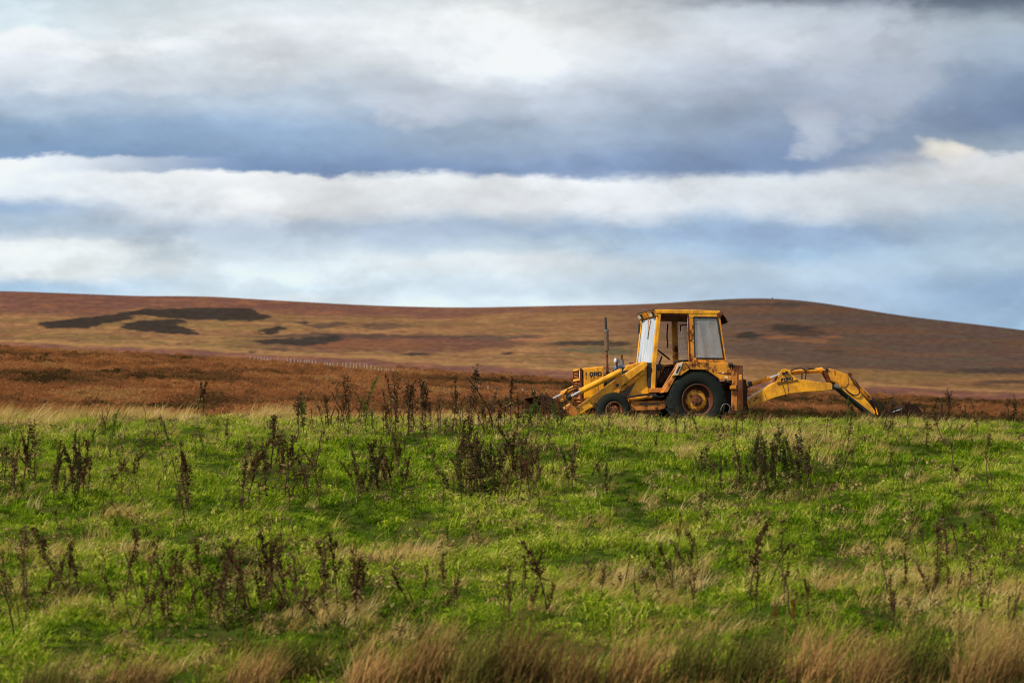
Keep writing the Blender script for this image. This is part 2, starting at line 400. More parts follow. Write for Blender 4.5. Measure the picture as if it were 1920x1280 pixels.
# far slopes: tan grassland, purple heather, burnt and dark heather blocks
def inside(px, py, poly):
    """signed softness: distance (pixels of the photograph) inside a polygon, negative outside"""
    n = len(poly); ins = np.zeros(px.shape, bool); dist = np.full(px.shape, 1e9)
    for i in range(n):
        x1, y1 = poly[i]; x2, y2 = poly[(i+1) % n]
        if y1 != y2:
            c = ((y1 > py) != (y2 > py)) & (px < (x2-x1)*(py-y1)/(y2-y1)+x1)
            ins ^= c
        L = (x2-x1)**2+(y2-y1)**2
        tt = np.clip(((px-x1)*(x2-x1)+(py-y1)*(y2-y1))/L, 0, 1)
        dist = np.minimum(dist, np.hypot(px-(x1+tt*(x2-x1)), py-(y1+tt*(y2-y1))))
    return np.where(ins, dist, -dist)
pxs = np.concatenate([np.linspace(-2600, -160, 50), np.linspace(-150, 2070, 640), np.linspace(2080, 4500, 50)])
ts = np.linspace(-0.03, 1.0, 300)
PX, TT = np.meshgrid(pxs, ts)
yE = interp(PX, MOOR_E); yS = interp(PX, SKYL)
# soften the kinks of the skyline
yS = np.mean([interp(PX+k, SKYL) for k in (-60, -40, -20, 0, 20, 40, 60)], 0)
TC = np.clip(TT, 0, 1)
DD = D_M1*(D_S/D_M1)**TT
g = TC**0.95
PY = yE + (yS-yE)*g + np.minimum(TT, 0)*-160
und = (fbm(PX/170+3, TC*4.0, 3, 51)-0.5)*9*np.sin(np.pi*np.clip(TC, 0, 1))**0.7
und = und + (fbm(PX/420, TC*2.2+9, 2, 52)-0.5)*8*np.sin(np.pi*TC)
ZH = (640-(PY+und))/F*DD
XH = (PX-960)/F*DD
# carry on behind the skyline, falling away
back_d = np.array([3700, 4500, 7000, 11000.0])
Xb = (PX[-1][None]-960)/F*back_d[:, None]
Zb = ZH[-1][None] - ((back_d-D_S)*0.045)[:, None]
XA = np.vstack([XH, Xb]); YA = np.vstack([DD, np.repeat(back_d[:, None], PX.shape[1], 1)]); ZA = np.vstack([ZH, Zb])
me = grid_mesh('hills', XA, YA, ZA)
qx = PX + (fbm(PX/40, PY/6, 3, 61)-0.5)*44
qy = PY + (fbm(PX/50+9, PY/7, 4, 62)-0.5)*10
TAN = np.array((0.265, 0.138, 0.056)); TANG = np.array((0.155, 0.104, 0.038)); PUR = np.array((0.130, 0.058, 0.044)); DRK = np.array((0.033, 0.026, 0.022))
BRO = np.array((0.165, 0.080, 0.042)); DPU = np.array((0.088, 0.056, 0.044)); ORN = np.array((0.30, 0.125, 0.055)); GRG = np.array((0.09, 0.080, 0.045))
streak = fbm(PX/160, PY/5.0, 4, 71); s2 = fbm(PX/42+3, PY/3.6, 4, 72)
def lay(rgb, k, c): return rgb*(1-k[..., None]) + c*k[..., None]
rgb = TAN + np.zeros(PX.shape+(3,))
rgb = lay(rgb, sstep(streak, 0.4, 0.65)*0.8, TANG)
s3 = fbm(PX/15+7, PY/3.2+3, 4, 73); s4 = fbm(PX/300, PY/16, 3, 74)
rgb = lay(rgb, sstep(s2, 0.45, 0.68)*0.65, BRO); rgb = lay(rgb, sstep(s3, 0.52, 0.72)*0.36, PUR*0.95); rgb = lay(rgb, sstep(s4, 0.5, 0.68)*0.45, BRO); rgb = lay(rgb, sstep(fbm(PX/17+2, PY/3.4+8, 4, 75), 0.56, 0.74)*0.5, TAN*1.2)
# purple heather below the skyline
wid = interp(PX, [(-700, 45), (0, 45), (180, 44), (260, 24), (420, 20), (560, 24), (800, 22), (960, 12), (1150, 14), (1300, 60), (2600, 70)])
k = 1-sstep((qy-yS)/wid, 0.75, 1.15); rgb = lay(rgb, k*0.92, PUR)
rgb = lay(rgb, k*sstep(s2, 0.5, 0.7)*0.5, ORN*0.8)
# middle slopes, brown
k = sstep(PX, 640, 1000)*(1-sstep(qy, 618, 640)); rgb = lay(rgb, k*0.45, BRO)
# right-hand hill: the cloud shade on it is put into darker heather colours
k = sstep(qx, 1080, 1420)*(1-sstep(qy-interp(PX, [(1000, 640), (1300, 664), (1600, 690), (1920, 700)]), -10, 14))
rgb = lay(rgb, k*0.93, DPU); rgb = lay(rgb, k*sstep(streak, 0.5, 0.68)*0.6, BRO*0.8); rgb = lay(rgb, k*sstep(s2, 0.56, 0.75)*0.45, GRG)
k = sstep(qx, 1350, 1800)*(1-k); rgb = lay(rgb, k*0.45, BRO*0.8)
# purple strip above the moor
tE = interp(PX, [(-700, 628), (0, 641), (200, 650), (400, 660), (640, 672), (800, 680), (1040, 693), (1300, 708), (1600, 724), (1920, 737), (2600, 750)])
k = sstep(qy-tE, -1.5, 2.5); rgb = lay(rgb, k*0.95, PUR*1.12); rgb = lay(rgb, k*sstep(s2, 0.5, 0.65)*0.4, ORN)
k = np.exp(-((qy-tE+3.5)/3.2)**2); rgb = lay(rgb, k*0.75, TAN*1.18)
k = np.exp(-((qy-tE-9)/1.3)**2)*sstep(streak, 0.45, 0.55); rgb = lay(rgb, k*0.6, DPU)
def ell(x, y, rx, ry, c, amt=0.95, soft=0.35):
    global rgb
    r = np.hypot((qx-x+(fbm(PX/9+x, PY/2, 3, 93)-0.5)*24)/rx, (qy-y+(fbm(PX/14+y, PY/2.5, 3, 94)-0.5)*ry*1.1)/ry)
    rgb = lay(rgb, (1-sstep(r, 1-soft, 1+soft))*amt, c)
def poly(p, c, amt=0.96):
    global rgb
    rgb = lay(rgb, sstep(inside(PX+(qx-PX)*0.4+(fbm(PX/9, PY/2, 3, 91)-0.5)*26, PY+(qy-PY)*0.42+(fbm(PX/13+5, PY/2.5, 3, 92)-0.5)*7, p), -1.4, 1.6)*amt, c)
ell(740, 643, 250, 16, PUR*0.85, 0.85); ell(640, 629, 200, 3, DPU*0.8, 0.8); ell(860, 631, 90, 3, DPU*0.8, 0.8)
ell(700, 646, 120, 8, ORN*0.7, 0.5); ell(955, 635, 60, 5, DPU, 0.8); ell(1000, 637, 40, 2.2, ORN, 0.8)
poly([(68,607),(110,600),(177,592),(217,587),(283,577),(383,575),(467,577),(510,592),(493,599),(427,601),(333,596),(283,593),(253,594),(247,600),(200,605),(160,615),(110,617),(80,613)], DRK)
poly([(220,615),(233,608),(293,600),(333,597),(350,605),(327,607),(360,617),(377,627),(350,627),(300,624),(253,621),(222,620)], DRK)
poly([(460,641),(540,634),(640,627),(640,640),(575,648),(500,646)], DRK*1.15)
ell(512, 617, 22, 6, DRK, 0.95, 0.2); ell(561, 603, 11, 4, DRK*1.2); ell(610, 609, 36, 5, DPU*0.8, 0.8); ell(720, 611, 44, 6, DPU*0.8, 0.7)
ell(775, 662, 28, 4, DRK*1.1, 0.9); ell(480, 661, 10, 2.6, DRK*1.2); ell(522, 657, 26, 3.5, DPU*0.8, 0.8)
ell(1110, 646, 75, 5.5, DRK*1.1, 0.9); ell(1120, 658, 75, 5, GRG, 0.85); ell(950, 662, 12, 2, DPU*.7)
ell(1475, 617, 46, 8, DRK*1.1, 0.85); ell(1397, 627, 22, 5, DRK*1.1); ell(1425, 632, 26, 4.5, DRK*1.3, 0.8); ell(1515, 626, 40, 4, DPU*0.6, 0.7)
ell(1520, 640, 45, 4, ORN*0.75, 0.6); ell(1460, 632, 40, 3, ORN*0.8, 0.6); ell(1555, 632, 26, 3, ORN*.7, .6)
ell(1480, 571, 34, 6, DRK*1.6, 0.7); ell(1380, 571, 90, 2.5, DPU*0.7, 0.6); ell(1880, 695, 105, 4.5, DRK*1.3, 0.8); ell(1900, 716, 70, 5, DPU*0.6, 0.7); ell(1640, 690, 160, 4, DPU*0.9, 0.6)
ell(1560, 660, 30, 3, DPU*.7, .7); ell(1660, 705, 200, 8, TANG, 0.5); ell(1500, 700, 200, 8, TAN*.8, 0.5)
rgb = rgb*(1-0.10*sstep(PX, 900, 1500)[..., None])*0.94  # right side darkened further, adding to the cloud shade in the colour
rgb = rgb*(0.74+0.52*fbm(PX/8, PY/2.6, 4, 81))[..., None]
# burnt strips with colour noise
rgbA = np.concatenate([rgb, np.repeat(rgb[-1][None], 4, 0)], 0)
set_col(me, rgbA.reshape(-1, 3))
def hill_mat():
    m, t, o = new_mat('hill vegetation and shade')
    co = t.new('ShaderNodeTexCoord').outputs['Object']
    at = t.new('ShaderNodeVertexColor', layer_name='veg')
    n1 = t.noise(co, 0.02, 6, 0.65); n2 = t.noise(co, 0.13, 4, 0.7)
    k = t.math('ADD', t.math('MULTIPLY', n1, 0.5), t.math('MULTIPLY', n2, 0.5))
    v = t.math('ADD', 0.30, t.math('MULTIPLY', k, 1.4))
    h = t.new('ShaderNodeHueSaturation'); t.l.new(at.outputs[0], h.inputs['Color']); t.put(h.inputs['Value'], v)
    bp = t.new('ShaderNodeBump'); bp.inputs['Strength'].default_value = 0.6; bp.inputs['Distance'].default_value = 3.0; t.l.new(k, bp.inputs['Height'])
    matte(t, o, h.outputs[0], bp.outputs[0])
    return m
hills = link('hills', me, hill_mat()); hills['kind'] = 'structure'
# lowland that closes the ground out to the horizon
a = np.linspace(0, 2*math.pi, 97); rr_ = np.array([1.0, 60, 400, 3000, 15000])
AA, RR = np.meshgrid(a, rr_)
zz = np.repeat(np.array([-14.0, -14, -20, -60, -120])[:, None], 97, 1)
low = link('lowland', grid_mesh('lowland', RR*np.sin(AA), RR*np.cos(AA), zz), plain('lowland turf', (0.10, 0.085, 0.035), 0.95, 0, 0.4, 0.02)); low['kind'] = 'structure'

# ------------------------------------------------------------------ scatter (stuff)
def proto_collection(name, objs):
    col = bpy.data.collections.new(name)
    for o in objs:
        for c in list(o.users_collection): c.objects.unlink(o)
        col.objects.link(o)
    return col
def scatter(name, pts, rot, scl, idx, tint, coll):
    me = bpy.data.meshes.new(name)
    me.vertices.add(len(pts)); me.vertices.foreach_set('co', np.asarray(pts, np.float32).ravel())
    for nm, dat, ty in (('rot', rot, 'FLOAT_VECTOR'), ('scl', scl, 'FLOAT_VECTOR')):
        at = me.attributes.new(nm, ty, 'POINT'); at.data.foreach_set('vector', np.asarray(dat, np.float32).ravel())
    at = me.attributes.new('pick', 'INT', 'POINT'); at.data.foreach_set('value', np.asarray(idx, np.int32))
    at = me.attributes.new('tint', 'FLOAT', 'POINT'); at.data.foreach_set('value', np.asarray(tint, np.float32))
    me.update()
    o = bpy.data.objects.new(name, me); C.objects.link(o); o['kind'] = 'stuff'
    ng = bpy.data.node_groups.new(name+' scatter', 'GeometryNodeTree')
    ng.interface.new_socket('Geometry', in_out='INPUT', socket_type='NodeSocketGeometry')
    ng.interface.new_socket('Geometry', in_out='OUTPUT', socket_type='NodeSocketGeometry')
    N = ng.nodes; L = ng.links
    gi = N.new('NodeGroupInput'); go = N.new('NodeGroupOutput')
    mp = N.new('GeometryNodeMeshToPoints'); L.new(gi.outputs[0], mp.inputs[0])
    ip = N.new('GeometryNodeInstanceOnPoints'); L.new(mp.outputs[0], ip.inputs['Points'])
    ci = N.new('GeometryNodeCollectionInfo'); ci.inputs['Collection'].default_value = coll
    ci.inputs['Separate Children'].default_value = True; ci.inputs['Reset Children'].default_value = True
    L.new(ci.outputs[0], ip.inputs['Instance']); ip.inputs['Pick Instance'].default_value = True
    def na(nm, ty):
        q = N.new('GeometryNodeInputNamedAttribute'); q.data_type = ty; q.inputs['Name'].default_value = nm
        return q.outputs[0]
    L.new(na('pick', 'INT'), ip.inputs['Instance Index'])
    L.new(na('rot', 'FLOAT_VECTOR'), ip.inputs['Rotation']); L.new(na('scl', 'FLOAT_VECTOR'), ip.inputs['Scale'])
    L.new(ip.outputs[0], go.inputs[0])
    md = o.modifiers.new('scatter', 'NODES'); md.node_group = ng
    return o
def blades(n, radius, h0, h1, width, lean, droop, seed, lean_dir=0.0, lean_jit=1.2):
    """a tuft: n tapering blades, each three bent segments"""
    r = np.random.default_rng(seed); V = []; Fc = []
    for i in range(n):
        a = r.uniform(0, 6.283); q = radius*math.sqrt(r.uniform(0, 1))
        x, y = q*math.cos(a), q*math.sin(a)
        h = r.uniform(h0, h1); la = lean_dir + r.normal(0, lean_jit); ln = abs(r.normal(lean, lean*0.5))
        wa = r.uniform(0, math.pi); wx, wy = math.cos(wa)*width/2, math.sin(wa)*width/2
        b = len(V); px_, py_, pz = x, y, -0.02; ang = ln*0.5
        segs = 3; sl = h/segs
        for s in range(segs+1):
            k = 1-s/segs*0.85 if s < segs else 0.05
            V += [(px_-wx*k, py_-wy*k, pz), (px_+wx*k, py_+wy*k, pz)]
            px_ += math.sin(ang)*math.cos(la)*sl; py_ += math.sin(ang)*math.sin(la)*sl; pz += math.cos(ang)*sl
            ang += droop*r.uniform(0.5, 1.3)+ln*0.25
        for s in range(segs): Fc.append((b+2*s, b+2*s+1, b+2*s+3, b+2*s+2))
    return V, Fc
def tuft_obj(name, args, mat):
    V, Fc = blades(*args)
    me = mesh_np(name, V, Fc); me.materials.append(mat)
    return bpy.data.objects.new(name, me)
def leafy(name, n, rad, hgt, size, mat, seed):
    r = np.random.default_rng(seed); V = []; Fc = []
    for i in range(n):
        a = r.uniform(0, 6.283); e = math.acos(r.uniform(0.0, 1)); q = r.uniform(0.45, 1)**0.5
        p = Vector((math.cos(a)*math.sin(e)*rad*q, math.sin(a)*math.sin(e)*rad*q, math.cos(e)*hgt*q))
        u = Vector(r.normal(0, 1, 3)).normalized(); v = u.cross(Vector(r.normal(0, 1, 3))).normalized()
        s = size*r.uniform(0.5, 1.4); b = len(V)
        V += [p-u*s*0.9, p+v*s*0.4, p+u*s*0.9, p-v*s*0.4]; Fc.append((b, b+1, b+2, b+3))
    me = mesh_np(name, V, Fc); me.materials.append(mat)
    return bpy.data.objects.new(name, me)

# where the bleached grass lies (position seen in the photograph, extent, strength)
STRAW_BLOBS = [(90,786,150,6,.8),(250,786,90,6,.85),(335,788,30,5,.7),(500,786,60,5,.7),(620,792,120,10,.4),(850,790,120,9,.5),(40,800,80,14,.6),(1280,968,80,12,.9),(1350,980,60,9,.5),
 (1180,1060,160,14,.2),(1640,1020,110,14,.45),(1500,1085,300,22,.4),(1800,1085,220,26,.55),(1240,1105,200,22,.35),(1000,1090,120,30,.4),
 (760,1030,110,14,.7),(690,1025,70,10,.4),(560,1060,160,14,.3),(450,1165,200,30,.55),(620,1130,100,30,.4),(300,1180,120,25,.4),(150,1140,100,25,.25),
 (880,1240,170,70,.7),(1100,1230,240,70,.85),(1350,1240,250,70,.85),(1650,1240,220,70,.7),(1860,1220,120,80,.8),(560,1250,160,60,.6),(250,1265,300,40,.5),
 (250,945,60,10,.45),(380,1000,180,18,.2),(160,1020,220,20,.2),(1760,830,120,18,.35),(1470,820,170,25,.15),(1530,850,60,12,.5),(1300,850,30,10,.6),(1260,800,260,14,.08),(1050,975,20,12,.6)]
GREEN_BLOBS = [(1560,960,260,70,.8),(1720,900,200,70,.5),(1340,1050,160,25,.5),(760,1140,110,22,.9),(560,1040,120,12,.6),(330,960,160,30,.4),(100,990,130,30,.5),(1600,1180,300,18,.6),(1200,1160,200,18,.6),(640,985,200,40,.3),(420,1060,200,20,.5),(300,1200,220,20,.7)]
def proj(x, d, z): return 960+x/d*F, 640-z/d*F
def blobsum(px, py, L):
    s = np.zeros(px.shape)
    for x, y, rx, ry, k in L:
        if L is STRAW_BLOBS and y > 940: y = y+24; ry = ry*0.8
        s = 1-(1-s)*(1-k*np.exp(-((px-x)/rx)**2-((py-y)/ry)**2))
    return s
def field_points(n, d0, d1, power=1.0):
    d = d0+(d1-d0)*rng.random(n)**power
    x = (rng.random(n)*2-1)*(0.185*d+3.6)
    z = field_z(x, d); px, py = proj(x, d, z)
    return x, d, z, px, py
WIND = 0.15    # blades lean to the right, down wind
greens = [tuft_obj('grass_tuft', (54, 0.15, 0.04, 0.15, 0.0105, 0.85, 0.42, s, WIND, 1.6), GRASS) for s in (1, 2, 3, 4)]
longs = [tuft_obj('long_grass_tuft', (26, 0.11, 0.10, 0.27, 0.011, 0.95, 0.45, s, WIND, 1.2), GRASS) for s in (11, 12, 13)]
straws = [tuft_obj('straw_tuft', (34, 0.13, 0.15, 0.42, 0.0065, 0.66, 0.30, s, WIND, 0.6), STRAW) for s in (21, 22, 23, 24)]
herbs = [leafy('herb_rosette', 40, 0.13, 0.09, 0.020, GRASS, s) for s in (31, 32)]
gcoll = proto_collection('grass prototypes', greens+longs+herbs)
x, d, z, px, py = field_points(76000, 27.5, 69.5)
straw = blobsum(px, py, STRAW_BLOBS); lush = blobsum(px, py, GREEN_BLOBS)
pn = fbm(x*0.5, d*0.38, 4, 101); pn2 = fbm(x*1.7, d*1.1, 3, 102)
tint = 0.45 + 0.9*(pn-0.5) + 1.05*(pn2-0.5) + 0.16*straw - 0.20*lush + 0.17*sstep(d, 48, 60)*(1-sstep(px, 1350, 1650)) + 0.05 + rng.normal(0, 0.19, len(x))
tint = tint - 0.07*sstep(px, 1350, 1750)
pick = rng.integers(0, 4, len(x)); lg = rng.random(len(x)) < (0.10+0.35*straw+0.25*sstep(pn2, 0.5, 0.7)); pick[lg] = 4+rng.integers(0, 3, lg.sum())
hb = rng.random(len(x)) < 0.10; pick[hb] = 7+rng.integers(0, 2, hb.sum())
hum = sstep(pn2, 0.3, 0.75)
s = rng.uniform(0.55, 1.15, len(x))*(0.55+0.95*hum)
tint = np.where(hb, np.minimum(tint, 0.36)*0.85, tint)
rot = np.stack([rng.normal(0, 0.12, len(x)), rng.normal(0.05, 0.12, len(x)), rng.normal(0, 0.9, len(x))], 1)
# keep the ground under the machine itself bare
scl = np.stack([s, s, s*rng.uniform(0.7, 1.2, len(x))], 1)
grass = scatter('grass', np.stack([x, d, z], 1), rot, scl, pick, np.clip(tint, 0.04, 0.76), gcoll)
scoll = proto_collection('straw prototypes', straws)
x, d, z, px, py = field_points(68000, 27.0, 66.0)
straw = blobsum(px, py, STRAW_BLOBS)
n1 = fbm(x*0.9, d*0.7, 3, 111)
keep = rng.random(len(x)) < np.clip(straw*0.62*(0.12+1.5*sstep(n1, 0.38, 0.62))*(1-0.55*sstep(py, 1170, 1200)) + 0.03*sstep(n1, 0.45, 0.7), 0, 1)
x, d, z, px, py, n1 = [q[keep] for q in (x, d, z, px, py, n1)]
s = rng.uniform(0.65, 1.15, len(x))*np.where(d > 58, 0.95, 0.9)
s = s*np.where((d > 60) & (straw[keep] > 0.45), 1+0.75*rng.random(len(x))*sstep(n1, 0.35, 0.6), 1)
warm = sstep(py, 1120, 1220)
rot = np.stack([rng.normal(0, 0.12, len(x)), rng.normal(0.12, 0.14, len(x)), rng.normal(0, 0.5, len(x))], 1)
dry_grass = scatter('dry_grass', np.stack([x, d, z], 1), rot, np.stack([s, s, s], 1), rng.integers(0, 4, len(x)), np.clip(0.55+rng.normal(0, 0.16, len(x))+0.5*(n1-0.5)-0.12*warm, 0, 1), scoll)
# short dead stems and bent straws lying through the turf
V_LIT = leaf_mat('dead litter', [(0.0, (0.030, 0.020, 0.010)), (0.45, (0.095, 0.060, 0.026)), (0.7, (0.30, 0.22, 0.08)), (1.0, (0.50, 0.37, 0.15))], 0.2, 0.3)
litter = [tuft_obj('dead_stem_tuft', (9, 0.10, 0.08, 0.26, 0.016, 0.7, 0.12, q_, WIND, 1.8), V_LIT) for q_ in (61, 62, 63)]
litter += [tuft_obj('bent_straw_tuft', (7, 0.10, 0.16, 0.42, 0.009, 1.3, 0.40, q_, WIND, 1.5), V_LIT) for q_ in (64, 65, 66)]
litter += [leafy('dead_leaf_clump', 26, 0.12, 0.16, 0.030, V_LIT, q_) for q_ in (67, 68)]
lcoll = proto_collection('litter prototypes', litter)
x, d, z, px, py = field_points(15000, 27.5, 66.5)
n1 = fbm(x*0.45+11, d*0.3, 4, 131)
keep = rng.random(len(x)) < 0.15+0.95*sstep(n1, 0.42, 0.66)
x, d, z, n1 = [q[keep] for q in (x, d, z, n1)]
pick = rng.integers(0, 8, len(x))
tint = np.where((pick >= 3) & (pick < 6), rng.uniform(0.45, 0.72, len(x)), rng.uniform(0.0, 0.42, len(x)))
s = rng.uniform(0.6, 1.25, len(x))
dead_litter = scatter('dead_stems', np.stack([x, d, z], 1), np.stack([rng.normal(0, 0.2, len(x)), rng.normal(0.1, 0.2, len(x)), rng.uniform(0, 6.28, len(x))], 1), np.stack([s, s, s], 1), pick, tint, lcoll)
# heather over the moor
hcoll = proto_collection('heather prototypes', [leafy('heather_clump', 130, 0.55, 0.40, 0.075, HEATH, s) for s in (41, 42, 43)]+[tuft_obj('moor_grass_tuft', (60, 0.35, 0.25, 0.55, 0.03, 0.6, 0.3, s, WIND, 0.8), HEATH) for s in (44, 45)])
nH = 52000
d = D_M0*1.1*(D_M1/(D_M0*1.1))**(rng.random(nH)**0.85)
px = rng.uniform(-140, 2060, nH)
z = moor_z(px, d); x = (px-960)/F*d
hn = fbm(x/5, d/11, 4, 121); hb2 = fbm(x/15+4, d/50, 4, 122)
keep = rng.random(nH) < 0.25+0.75*sstep(hn, 0.36, 0.58)
x, d, z, px, hn, hb2 = [q[keep] for q in (x, d, z, px, hn, hb2)]
tint = 0.47+1.9*(hb2-0.5)+1.3*(hn-0.5)+rng.normal(0, 0.06, len(x)) + 0.15*sstep(d, 280, 400) - 0.14*sstep(px, 1250, 1650)
sz = rng.uniform(0.6, 1.5, len(x))*(0.8+0.5*sstep(d, 100, 350))
pick = np.where(rng.random(len(x)) < 0.7, rng.integers(0, 3, len(x)), 3+rng.integers(0, 2, len(x)))
heather = scatter('heather', np.stack([x, d, z-0.03], 1), np.stack([0*x, 0*x, rng.uniform(0, 6.28, len(x))*(pick < 3)], 1), np.stack([sz, sz, sz*rng.uniform(0.5, 1.2, len(x))], 1), pick, np.clip(tint, 0, 1), hcoll)

# ------------------------------------------------------------------ the backhoe loader
YAW, ROLL = R(13.0), R(-3.2)
k0 = (1309-960)/F
OY = 69.3; wy = OY-0.95*math.cos(YAW)
OX = k0*wy - 0.95*math.sin(YAW)
OZ = -(749-640)/F*wy - 0.75 - 0.05
M = Matrix.Translation((OX, OY, OZ)) @ Matrix.Rotation(YAW, 4, 'Z') @ Matrix.Rotation(ROLL, 4, 'X')
MI = M.inverted()
tractor = thing('backhoe_loader', 'rusty yellow backhoe loader with glazed cab parked on the crest of the grass field', 'backhoe loader')
tractor.matrix_world = M
def P(px, py, Y):
    """(X, Z) in the machine's own frame of the point seen at a pixel, on its upright plane Y"""
    o = MI @ Vector((0, 0, 0)); q = MI @ Vector(((px-960)/F, 1, (640-py)/F)) - o
    t = (Y-o.y)/q.y; p = o+q*t
    return p.x, p.z
def P3(px, py, Y):
    a = P(px, py, Y); return Vector((a[0], Y, a[1]))
def finish(bm, name, mat, parent, bevel=0.0, smooth=False, mirror=False):
    bmesh.ops.recalc_face_normals(bm, faces=bm.faces)
    if bevel > 0:
        es = [e for e in bm.edges if len(e.link_faces) == 2 and e.calc_face_angle(0) > 0.5]
        try: bmesh.ops.bevel(bm, geom=es, offset=bevel, segments=2, profile=0.6, affect='EDGES', clamp_overlap=True)
        except Exception: pass
    if mirror:
        for v in bm.verts: v.co.y = -v.co.y
        bmesh.ops.reverse_faces(bm, faces=bm.faces)
    me = bpy.data.meshes.new(name); bm.to_mesh(me); bm.free()
    if smooth:
        for p in me.polygons: p.use_smooth = True
    return link(name, me, mat, parent)
def add_prism(bm, pts, y0, y1):
    a = [bm.verts.new((x, y0, z)) for x, z in pts]; b = [bm.verts.new((x, y1, z)) for x, z in pts]
    n = len(pts)
    bm.faces.new(a); bm.faces.new(list(reversed(b)))
    for i in range(n):
        j = (i+1) % n; bm.faces.new((a[j], a[i], b[i], b[j]))
def add_tube(bm, p, q, r0, r1=None, seg=12, cap=True):
    p, q = Vector(p), Vector(q); r1 = r0 if r1 is None else r1
    ax = (q-p).normalized(); u = ax.orthogonal().normalized(); v = ax.cross(u)
    A = [bm.verts.new(p+(u*math.cos(t)+v*math.sin(t))*r0) for t in [2*math.pi*i/seg for i in range(seg)]]
    B = [bm.verts.new(q+(u*math.cos(t)+v*math.sin(t))*r1) for t in [2*math.pi*i/seg for i in range(seg)]]
    for i in range(seg):
        j = (i+1) % seg; bm.faces.new((A[i], A[j], B[j], B[i]))
    if cap: bm.faces.new(list(reversed(A))); bm.faces.new(B)
def add_box(bm, lo, hi):
    (x0, y0, z0), (x1, y1, z1) = lo, hi
    add_prism(bm, [(x0, z0), (x1, z0), (x1, z1), (x0, z1)], y0, y1)
def add_path(bm, pts, r, seg=7):
    """a smooth hose through points (Catmull-Rom)"""
    pts = [Vector(p) for p in pts]; S = []
    for i in range(len(pts)-1):
        p0 = pts[max(i-1, 0)]; p1 = pts[i]; p2 = pts[i+1]; p3 = pts[min(i+2, len(pts)-1)]
        for k in range(6):
            t = k/6; S.append(0.5*((2*p1)+(p2-p0)*t+(2*p0-5*p1+4*p2-p3)*t*t+(3*p1-p0-3*p2+p3)*t**3))
    S.append(pts[-1])
    rings = []
    for i, p in enumerate(S):
        ax = (S[min(i+1, len(S)-1)]-S[max(i-1, 0)]).normalized()
        u = ax.cross(Vector((0.13, 0.97, 0.2))).normalized(); v = ax.cross(u)
        rings.append([bm.verts.new(p+(u*math.cos(6.2832*j/seg)+v*math.sin(6.2832*j/seg))*r) for j in range(seg)])
    for a, b in zip(rings, rings[1:]):
        for j in range(seg): bm.faces.new((a[j], a[(j+1) % seg], b[(j+1) % seg], b[j]))
    bm.faces.new(list(reversed(rings[0]))); bm.faces.new(rings[-1])
def prism(name, pts, y0, y1, mat, parent=None, bevel=0.012, mirror=False):
    """plate or box whose outline was measured on its near face, y0 to y1 deep; mirror adds its twin across the machine"""
    out = []
    for mir in ((False, True) if mirror else (False,)):
        bm = bmesh.new(); add_prism(bm, [P(a, b, y0) for a, b in pts], y0, y1)
        out.append(finish(bm, name, mat, parent or tractor, bevel, mirror=mir))
    return out if mirror else out[0]
def tube(name, p, q, r, mat, parent=None, r1=None, seg=14, mirror=False):
    out = []
    for mir in ((False, True) if mirror else (False,)):
        bm = bmesh.new(); add_tube(bm, p, q, r, r1, seg)
        out.append(finish(bm, name, mat, parent or tractor, 0, True, mir))
        out[-1].data.set_sharp_from_angle(angle=R(40)) if hasattr(out[-1].data, 'set_sharp_from_angle') else None
    return out if mirror else out[0]
def hose(name, pts, r=0.016, parent=None, mat=None):
    bm = bmesh.new(); add_path(bm, pts, r); return finish(bm, name, mat or BLK, parent or tractor, 0, True)
def lathe(bm, prof, cx, cz, y_sign=1, seg=40, y0=0.0):
    """profile of (radius, y) turned about the wheel's axle (along Y)"""
    rings = []
    for r, y in prof:
        rings.append([bm.verts.new((cx+r*math.cos(2*math.pi*i/seg), y0+y*y_sign, cz+r*math.sin(2*math.pi*i/seg))) for i in range(seg)])
    for a, b in zip(rings, rings[1:]):
        for i in range(seg):
            j = (i+1) % seg; bm.faces.new((a[i], a[j], b[j], b[i]))
